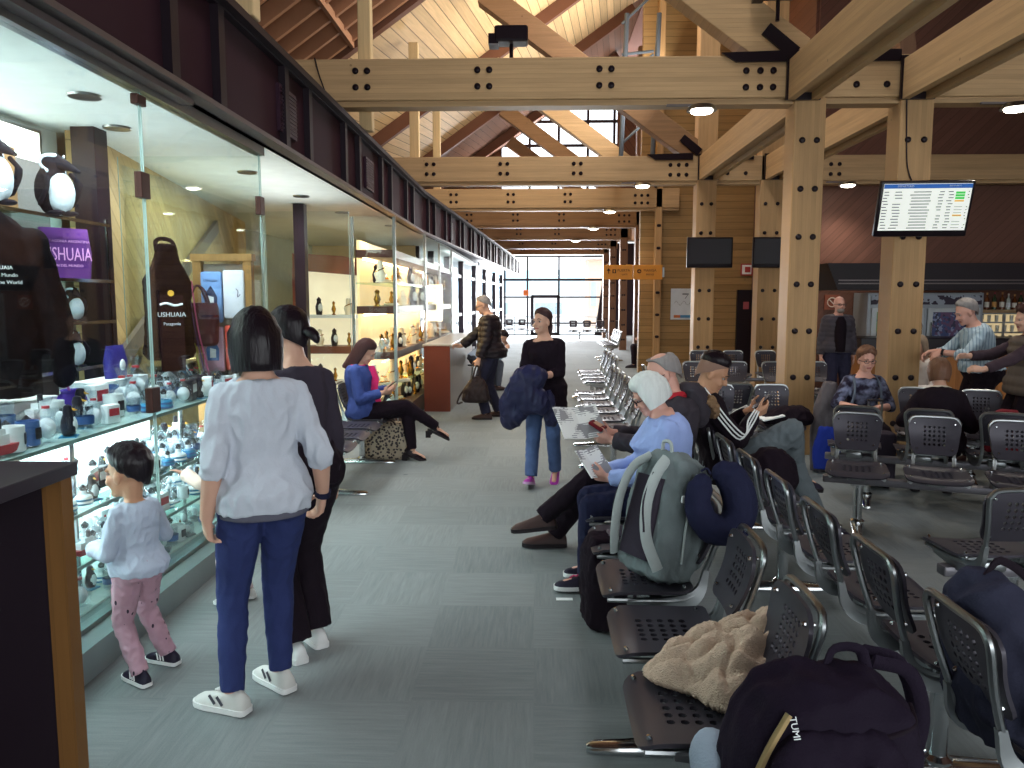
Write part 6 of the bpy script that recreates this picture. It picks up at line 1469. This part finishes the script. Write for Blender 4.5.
# bags and tees near the rack
t = thing('tote_bag', 'dark maroon tote bag hanging beside the shirt rack', 'bag', (-2.34, 5.38, 1.30), R(40)); mb = MB(); mb.loft(rbox_rings([(0, .11, .04, 0, 0), (.02, .13, .055, 0, 0), (.25, .14, .05, 0, 0), (.30, .13, .03, 0, 0)])); soft('body', mb, mat('maroon_leather_bag', '#3d1620', .45), .010, 4, .006, 8, t)
for k_ in (-1, 1): mb = MB(); mb.tube(spline([(-.07, k_*.03, .29), (-.04, k_*.03, .38), (0, 0, .42), (.04, k_*.03, .38), (.07, k_*.03, .29)], 4), .008, 6); mb.build('handle', mat('maroon_leather_bag', '#3d1620'), t)
WDR = glulam('rack_wood', '#8a6a3e', X_, Z_)
t = thing('shirt_rack', 'wooden rack frame holding folded souvenir shirts', 'rack', (-2.21, 5.55, 0))
for x in (-.19, .17): mb = MB(); mb.box((x, 0, .95), (.06, .06, 1.9)); mb.build('upright', WDR, t)
mb = MB(); mb.box((-.01, 0, 1.92), (.44, .08, .05)); mb.build('top_rail', WDR, t); mb = MB(); mb.box((-.01, .02, 1.4), (.30, .02, .95)); mb.build('back_board', mat('rack_board', '#7a7468', .6), t)
for x, z, w_, h, hx, lb, pc in ((-.085, 1.64, .15, .36, '#6f93c4', 'light blue folded shirt with dark print at the top left of the rack', '#27304e'), (.075, 1.66, .15, .34, '#c9cdd6', 'white folded shirt at the top right of the rack', '#4a5068'), (-.085, 1.27, .15, .32, '#c79db0', 'pink folded shirt with blue penguin print on the rack', '#3a6ea8'), (.075, 1.28, .15, .32, '#b2473a', 'red folded shirt on the rack', '#e0d6cc')):
    s_ = thing('folded_shirt', lb, 'shirt', (-2.21+x, 5.515, z)); mb = MB(); mb.box((0, 0, 0), (w_, .035, h), bev=.012); mb.build('cloth', FAB('tee_'+hx[1:], hx), s_, 50)
    ink = mat('ink_'+pc[1:], pc, .7)
    if 'blue f' in lb or 'pink' in lb:
        lettering('USHUAIA', .024, ink, s_, MX((0, -.019, h*.32), X_, Z_))
        mb = MB(); mb.prism([(-.04, -.08), (.04, -.08), (.045, 0), (.02, .05), (0, .08), (-.03, .04), (-.05, 0)], -.021, -.017); mb.build('print', ink, s_)
        mb = MB(); mb.prism([(-.022, -.06), (.02, -.06), (.022, 0), (-.02, .01)], -.024, -.020); mb.build('print_detail', CRM, s_)
    else: mb = MB(); mb.tube(spline([(.02, -.019, .04), (.035, -.019, .02), (.03, -.019, -.02), (.05, -.019, 0)], 4), .003, 5); mb.build('print', ink, s_)
for q, c_ in enumerate(('#a8b04a', '#5a3f6a', '#b2577a')):
    o = MB().tube(spline([(-2.40+.02*q, 5.30+.02*q, 1.75), (-2.36+.02*q, 5.31, 1.45), (-2.32+.03*q, 5.33, 1.1)], 5), .010, 6, flat=.4).build('lanyard', FAB('lanyard_'+c_[1:], c_)); tag(o, ['yellow-green', 'purple', 'pink'][q]+' lanyard strap hanging by the shirt rack', 'lanyard')
# wall shelf unit with plush penguins
t = thing('wall_shelf_unit', 'chrome and glass shelf unit on the souvenir shop side wall', 'shelf', (-3.0, 4.35, 0))
for z in (1.2, 1.48, 1.74, 2.10): mb = MB(); mb.box((0, 0, z), (.44, 1.5, .012)); mb.build('shelf', SG, t); mb = MB(); mb.box((.222, 0, z), (.012, 1.5, .02)); mb.build('front_rail', CHR, t)
for y in (-.74, .74): mb = MB(); mb.tube([(.2, y, 1.0), (.2, y, 2.14)], .012, 6); mb.build('upright', CHR, t)
mb = MB(); mb.box((-.20, .0, 1.6), (.03, 1.5, 1.3)); mb.build('back_board', mat('dark_backboard', '#2a2028', .6), t)
tag(MB().box((-3.1, 4.72, 2.25), (.10, .38, .42), bev=.01).build('textured_panel', mat('grey_plush_panel', '#6d6a68', .95, var=.4, vs=80)), 'grey textured cushion panel behind the plush penguin', 'panel')
tag(MB().box((-2.98, 4.30, 2.29), (.12, .22, .36), bev=.005).build('cardboard_box', mat('card_brown', '#7a5b38', .8)), 'brown cardboard box between the plush penguins', 'box')
def plush(label, loc, s, rz, look):
    t = thing('plush_penguin', label, 'plush toy', loc, R(rz)); PB = FAB('plush_black', '#17121a'); PWh = FAB('plush_white', '#a3adb3')
    mb = MB(); mb.ell((-.02, 0, .15), (.085, .10, .15), None, 16, 10); mb.ell((0, 0, .30), (.07, .07, .07), None, 14, 8); mb.cap((0, 0, .2), (0, 0, .28), .07, .06); soft('body', mb, PB, .008, 6, .002, 20, t)
    mb = MB(); mb.ell((.032, .01, .135), (.08, .082, .125), None, 14, 10); soft('belly', mb, PWh, .008, 5, .002, 20, t)
    for k_ in (-1, 1): mb = MB(); mb.tube(spline([(.055, k_*.03, .345), (.0, k_*.062, .34), (-.02, k_*.068, .30), (.02, k_*.06, .255)], 4), .011, 8, flat=.6, round_=True); mb.build('face_stripe', PWh, t, 60)
    mb = MB(); mb.tube([(.03, 0, .305), (.085, look*.02, .29), (.145, look*.05, .255)], [.046, .03, .010], 10, round_=True); mb.build('beak', PB, t, 60)
    for k_ in (-1, 1): mb = MB(); mb.tube(spline([(.03, k_*.09, .25), (.075, k_*.105, .19), (.04, k_*.10, .11), (-.01, k_*.10, .06)], 3), [.014]*3+[.024]*3+[.022]*3+[.008], 8, flat=.6, round_=True); mb.build('flipper', PB, t, 60); mb = MB(); mb.ell((.06, k_*.045, .014), (.06, .038, .016)); mb.build('foot', PB, t, 60)
    t.scale = (s,)*3; return t
plush('large plush penguin looking right on the upper shelf beside the dark post', (-2.80, 4.56, 2.108), .98, -20, 1)
plush('plush penguin at the far left edge of the upper shelf', (-2.80, 4.02, 2.108), .98, -25, 1)
plush('small plush penguin with blue cap on the lower shelf above the snow globes', (-2.84, 4.72, 1.208), .62, -30, 0)
plush('small plush penguin on the middle shelf below the purple bag', (-2.84, 4.74, 1.488), .58, -30, 0)
t = thing('purple_souvenir_bag', 'purple souvenir bag with pale lettering on the shelf below the plush penguin', 'bag', (-2.85, 4.70, 1.75), R(52)); mb = MB(); mb.loft(rbox_rings([(0, .14, .04, 0, 0), (.15, .15, .05, 0, 0), (.30, .135, .03, 0, 0)], e=.45)); mb.build('bag', FAB('purple_bag', '#5a2f74'), t, 50); lettering('USHUAIA', .065, mat('pink_ink', '#d59ad0', .6), t, MX((0, -.056, .14), X_, Z_) @ Matrix.Diagonal((1, 1.7, 1, 1))); lettering('PATAGONIA ARGENTINA', .022, mat('pink_ink', '#d59ad0'), t, MX((0, -.052, .22), X_, Z_)); lettering('FIN DEL MUNDO', .022, mat('pink_ink', '#d59ad0'), t, MX((0, -.054, .075), X_, Z_))
# hoodie on hanger
t = thing('hanging_hoodie', 'black hooded sweatshirt with white chest lettering hanging at the far left', 'sweatshirt', (-2.62, 3.62, 1.15), R(48))
mb = MB(); mb.loft([[V((rx*math.copysign(abs(math.cos(a))**.8, math.cos(a)), ry*math.sin(a), z)) for a in [2*PI*i/20 for i in range(20)]] for z, rx, ry in ((0, .25, .09), (.3, .26, .1), (.6, .27, .1), (.75, .25, .09), (.85, .17, .075), (.92, .08, .06))])
for k_ in (-1, 1): mb.cap((k_*.23, 0, .74), (k_*.33, -.02, .35), .085, .07); mb.cap((k_*.33, -.02, .35), (k_*.33, -.05, .08), .07, .055)
mb.ell((0, .05, .90), (.13, .08, .10)); soft('garment', mb, FAB('black_sweat', '#0c070b'), .012, 5, .010, 6, t)
for q, s_ in enumerate(('USHUAIA', 'Fin del Mundo', 'End of the World')): lettering(s_, .024, WHT, t, MX((.07, -.118, .62-.034*q), X_, Z_))
mb = MB(); mb.tube([(0, 0, .95), (0, 0, 1.1), (0, .03, 1.13)], .006, 6); mb.build('hanger_hook', CHR, t)

# ---------------------------------------------------------------- jewellery case and counter
RB = mat('red_brown_veneer', '#6d3426', .45, var=.12, vs=5, stretch=(1, 1, .2)); DBW = mat('dark_brown_shelf', '#4b2c26', .45)
t = thing('jewellery_case', 'tall lit jewellery showcase with brown shelves and glass sides', 'display case', (-1.65, 9.3, 0))
mb = MB(); mb.box((-.30, 3.2, .12), (.58, 6.4, .24)); mb.build('base', DBW, t)
for z in (2.17, 1.50, .95): mb = MB(); mb.box((-.26, 3.2, z), (.46, 6.3, .09)); mb.build('shelf', DBW, t)
mb = MB(); mb.box((-.26, 2.7, .55), (.46, 5.3, .02)); mb.build('shelf', SG, t); mb = MB(); mb.box((-.26, 2.7, 1.82), (.46, 5.3, .02)); mb.build('shelf', SG, t)
for x, y in ((-.02, .02), (-.52, .02), (-.02, 2.6), (-.02, 4.4), (-.02, 6.38)): mb = MB(); mb.box((x, y, 1.3), (.035, .035, 2.6)); mb.build('post', ALU, t)
mb = MB(); mb.box((-.27, -.0, 1.3), (.5, .008, 2.6)); mb.build('front_glass', GL, t); mb = MB(); mb.box((.0, 3.2, 1.3), (.008, 6.38, 2.6)); mb.build('side_glass', GLQ, t)
mb = MB(); mb.box((-.52, 2.8, 1.3), (.03, 5.0, 2.1)); mb.build('back_panel', mat('jewel_back_glow', '#d2b484', .5, emit=.8), t); mb = MB(); mb.box((-.27, 6.35, 1.2), (.5, .03, 1.9)); mb.build('end_panel', DBW, t)  # back panel made to glow, warm case light put into its material
for z in (2.11, 1.44, .89): mb = MB(); mb.box((-.40, 2.7, z), (.04, 5.2, .02)); mb.build('light_strip', emis('warm_strip', '#ffd9a0', 14), t)
GOLD = mat('gold_ornament', '#c9973f', .25, .9); PEARL = mat('pearl_cream', '#e8dcc4', .3)
def ornament(i):
    t = thing(['gold_ornament', 'cream_bust', 'dark_figurine', 'jewellery_tray'][i], 'x', 'ornament')
    if i == 0: mb = MB(); mb.lathe([(.03, 0), (.012, .02), (.03, .07), (.012, .12), (.02, .15), (.002, .17)], n=10); mb.build('body', GOLD, t, 50)
    if i == 1: mb = MB(); mb.lathe([(.05, 0), (.04, .02), (.06, .08), (.03, .13), (.028, .2), (.002, .21)], n=12); mb.build('bust', PEARL, t, 50); mb = MB(); mb.tube([(.045*math.cos(a), .045*math.sin(a), .12+.02*math.cos(a)) for a in [q*PI/6 for q in range(13)]], .005, 5); mb.build('necklace', GOLD, t)
    if i == 2: mb = MB(); mb.lathe([(.035, 0), (.04, .03), (.045, .1), (.025, .16), (.03, .19), (.002, .22)], n=10); mb.build('body', BKG, t, 50); mb = MB(); mb.ell((.02, -.02, .09), (.03, .03, .05)); mb.build('belly', CRM, t, 50)
    if i == 3: mb = MB(); mb.box((0, 0, .02), (.12, .16, .03), bev=.005); mb.build('tray', PEARL, t); mb = MB(); [mb.ell((-.03+.03*(q % 3), -.05+.05*(q//3), .042), .012, None, 8, 6) for q in range(9)]; mb.build('pieces', GOLD, t)
    return t
ON = ['gold ornament', 'cream display bust with necklace', 'dark figurine with pale belly', 'cream tray of gold pieces']; OP = [ornament(i) for i in range(4)]; OU = set()
random.seed(21)
for z, wn_ in ((1.545, 'on the middle brown shelf of the jewellery case'), (.995, 'on the lower brown shelf of the jewellery case'), (.56, 'on the glass shelf of the jewellery case'), (1.83, 'on the upper glass shelf of the jewellery case'), (.24, 'on the base of the jewellery case')):
    for j in range(30):
        i = random.choices(range(4), [5, 4, 2, 4])[0]; loc = (-1.75-random.uniform(0, .24), 9.42+.2*(j % 30)+random.uniform(-.04, .04), z); lb = f'{ON[i]} {wn_}'
        if i not in OU: OU.add(i); o = OP[i]; o.location = loc; o['label'] = lb
        else: o = dup(OP[i], loc, random.uniform(-1, 1), lb)
        o['group'] = f'{ON[i]}s {wn_}'; o.scale = (random.uniform(.9, 1.5),)*3
t = thing('tall_cabinet', 'curved-top red-brown lit cabinet behind the jewellery case glass', 'cabinet', (-2.75, 10.6, 0))
mb = MB(); mb.box((0, .2, 1.05), (.9, .05, 2.1)); mb.build('back', mat('cabinet_back_glow', '#e2d4b4', .6, emit=.6), t); mb = MB(); mb.prism([(-.48, 2.02), (.48, 1.94), (.48, 2.14), (.2, 2.2), (-.48, 2.24)], -.2, .22); mb.build('cornice', RB, t)  # back board glows, the cabinet's light is put into its material
for x in (-.46, .44): mb = MB(); mb.box((x, 0, 1.02), (.05, .42, 2.04)); mb.build('side', RB, t)
for z in (.5, .95, 1.4): mb = MB(); mb.box((0, 0, z), (.86, .36, .04 if z != .95 else .1)); mb.build('shelf', WHT if z != .95 else RB, t)
for z in (.52, 1.0, 1.42):
    for j in range(4): i = (j+int(z*10)) % 3; dup(OP[i], (-2.92+.2*j, 10.52, z), 0, f'{ON[i]} in the red-brown cabinet', f'{ON[i]}s in the red-brown cabinet', 1.1)
t = thing('service_counter', 'red-brown counter with grey front where the man stands', 'counter', (-1.42, 11.25, 0))
mb = MB(); mb.box((0, .02, .48), (.38, .04, .96)); mb.build('end_panel', RB, t); mb = MB(); mb.box((.17, 2.0, .46), (.04, 3.9, .92)); mb.build('front_panel', mat('counter_grey', '#8d877f', .35, .4), t); mb = MB(); mb.box((.0, 2.0, .965), (.42, 4.0, .03), bev=.004); mb.build('top', mat('counter_top_grey', '#b6b4ae', .3), t)
t = thing('poster_stand', 'bright poster display on the far side of the jewellery case', 'display', (-1.72, 13.3, 1.02)); mb = MB(); mb.box((0, 0, .55), (.3, .02, .62), bev=.004); mb.build('panel', emis('poster_glow', '#f4ead6', .7), t); mb = MB(); mb.tube([(0, 0, .0), (0, 0, .25)], .012, 6); mb.build('pole', ALU, t)
for i, (x, y) in enumerate(((-2.5, 3.0), (-2.5, 4.4), (-2.75, 5.2), (-2.55, 7.0), (-2.55, 8.6), (-2.5, 10.2), (-2.2, 12.0))):
    t = thing('recessed_light', f'round recessed downlight in the shop ceiling {["nearest the camera", "above the boy", "above the plank wall", "above the left bench", "at the end of the recess", "above the red-brown cabinet", "above the jewellery case"][i]}', 'lamp', (x, y, 2.748))
    mb = MB(); mb.lathe([(.09, 0), (.085, -.012), (.06, -.004)], n=20); mb.build('ring', ALU, t, 40); mb = MB(); mb.lathe([(.06, -.003), (.002, -.004)], n=16, cap=False); mb.build('lens', emis('lens_warm', '#fff4dc', 5), t)
for x, y, e_, c_ in ((-1.9, 9.9, 12, (1, .8, .5)), (-1.9, 11.6, 12, (1, .8, .5)), (-1.9, 13.5, 12, (1, .8, .5)), (-1.3, 9.8, 8, (1, .82, .55))):
    L = bpy.data.lights.new('jewel_spot', 'SPOT'); L.energy = e_*3; L.spot_size = R(120); L.color = c_; L.shadow_soft_size = .05
    o = bpy.data.objects.new('jewel_spot', L); COL.objects.link(o); o.location = (x, y, 2.6)
area('daylight_end_window', (.2, 36.0, 1.9), 5.5, 1300, (.94, .97, 1), (R(-90), 0, 0), 3.3)
area('daylight_gable', (.8, 27.3, 6.8), 3.8, 1000, (.98, .98, 1), (R(-90), 0, 0), 4.4)
area('roof_uplight_fill', (2.5, 15, 5.8), 1.6, 330, (1, .96, .88), (0, R(115), 0), 8)  # added lamp hung in mid-air to brighten the roof boards, no window there
area('overhead_fill', (1.5, 9, 7.6), 1.6, 250, (.95, .97, 1), (0, R(8), 0), 12)  # added lamp under the closed roof, fills the hall from above
area('daylight_behind', (2.5, -4.0, 2.8), 8.0, 90, (.84, .94, 1), (R(80), 0, 0), 3.5)
area('souvenir_case_light', (-2.5, 3.7, 2.66), .5, 75, (.86, .96, 1), (0, 0, 0), 3)
area('case_shelf_light', (-2.45, 3.85, .965), .25, 30, (.9, .97, 1), (0, 0, 0), 3.5)
area('recess_light', (-2.6, 7.6, 2.7), .8, 60, (.95, .97, .95), (0, 0, 0), 2.6)
SC.view_settings.exposure = .68
area('shop_ceiling_fill', (-2.6, 4.6, 2.0), .5, 8, (.9, .97, 1), (R(180), 0, 0), 2.5)  # added upward lamp without a fixture, whitens the shop ceiling
area('recess_ceiling_fill', (-2.6, 7.6, 2.1), .8, 10, (.95, .97, .95), (R(180), 0, 0), 2.6)  # added upward lamp without a fixture, lifts the recess ceiling
area('daylight_left_windows', (-2.2, 25, 1.5), 2.2, 260, (.95, .98, 1), (0, R(-90), 0), 14)
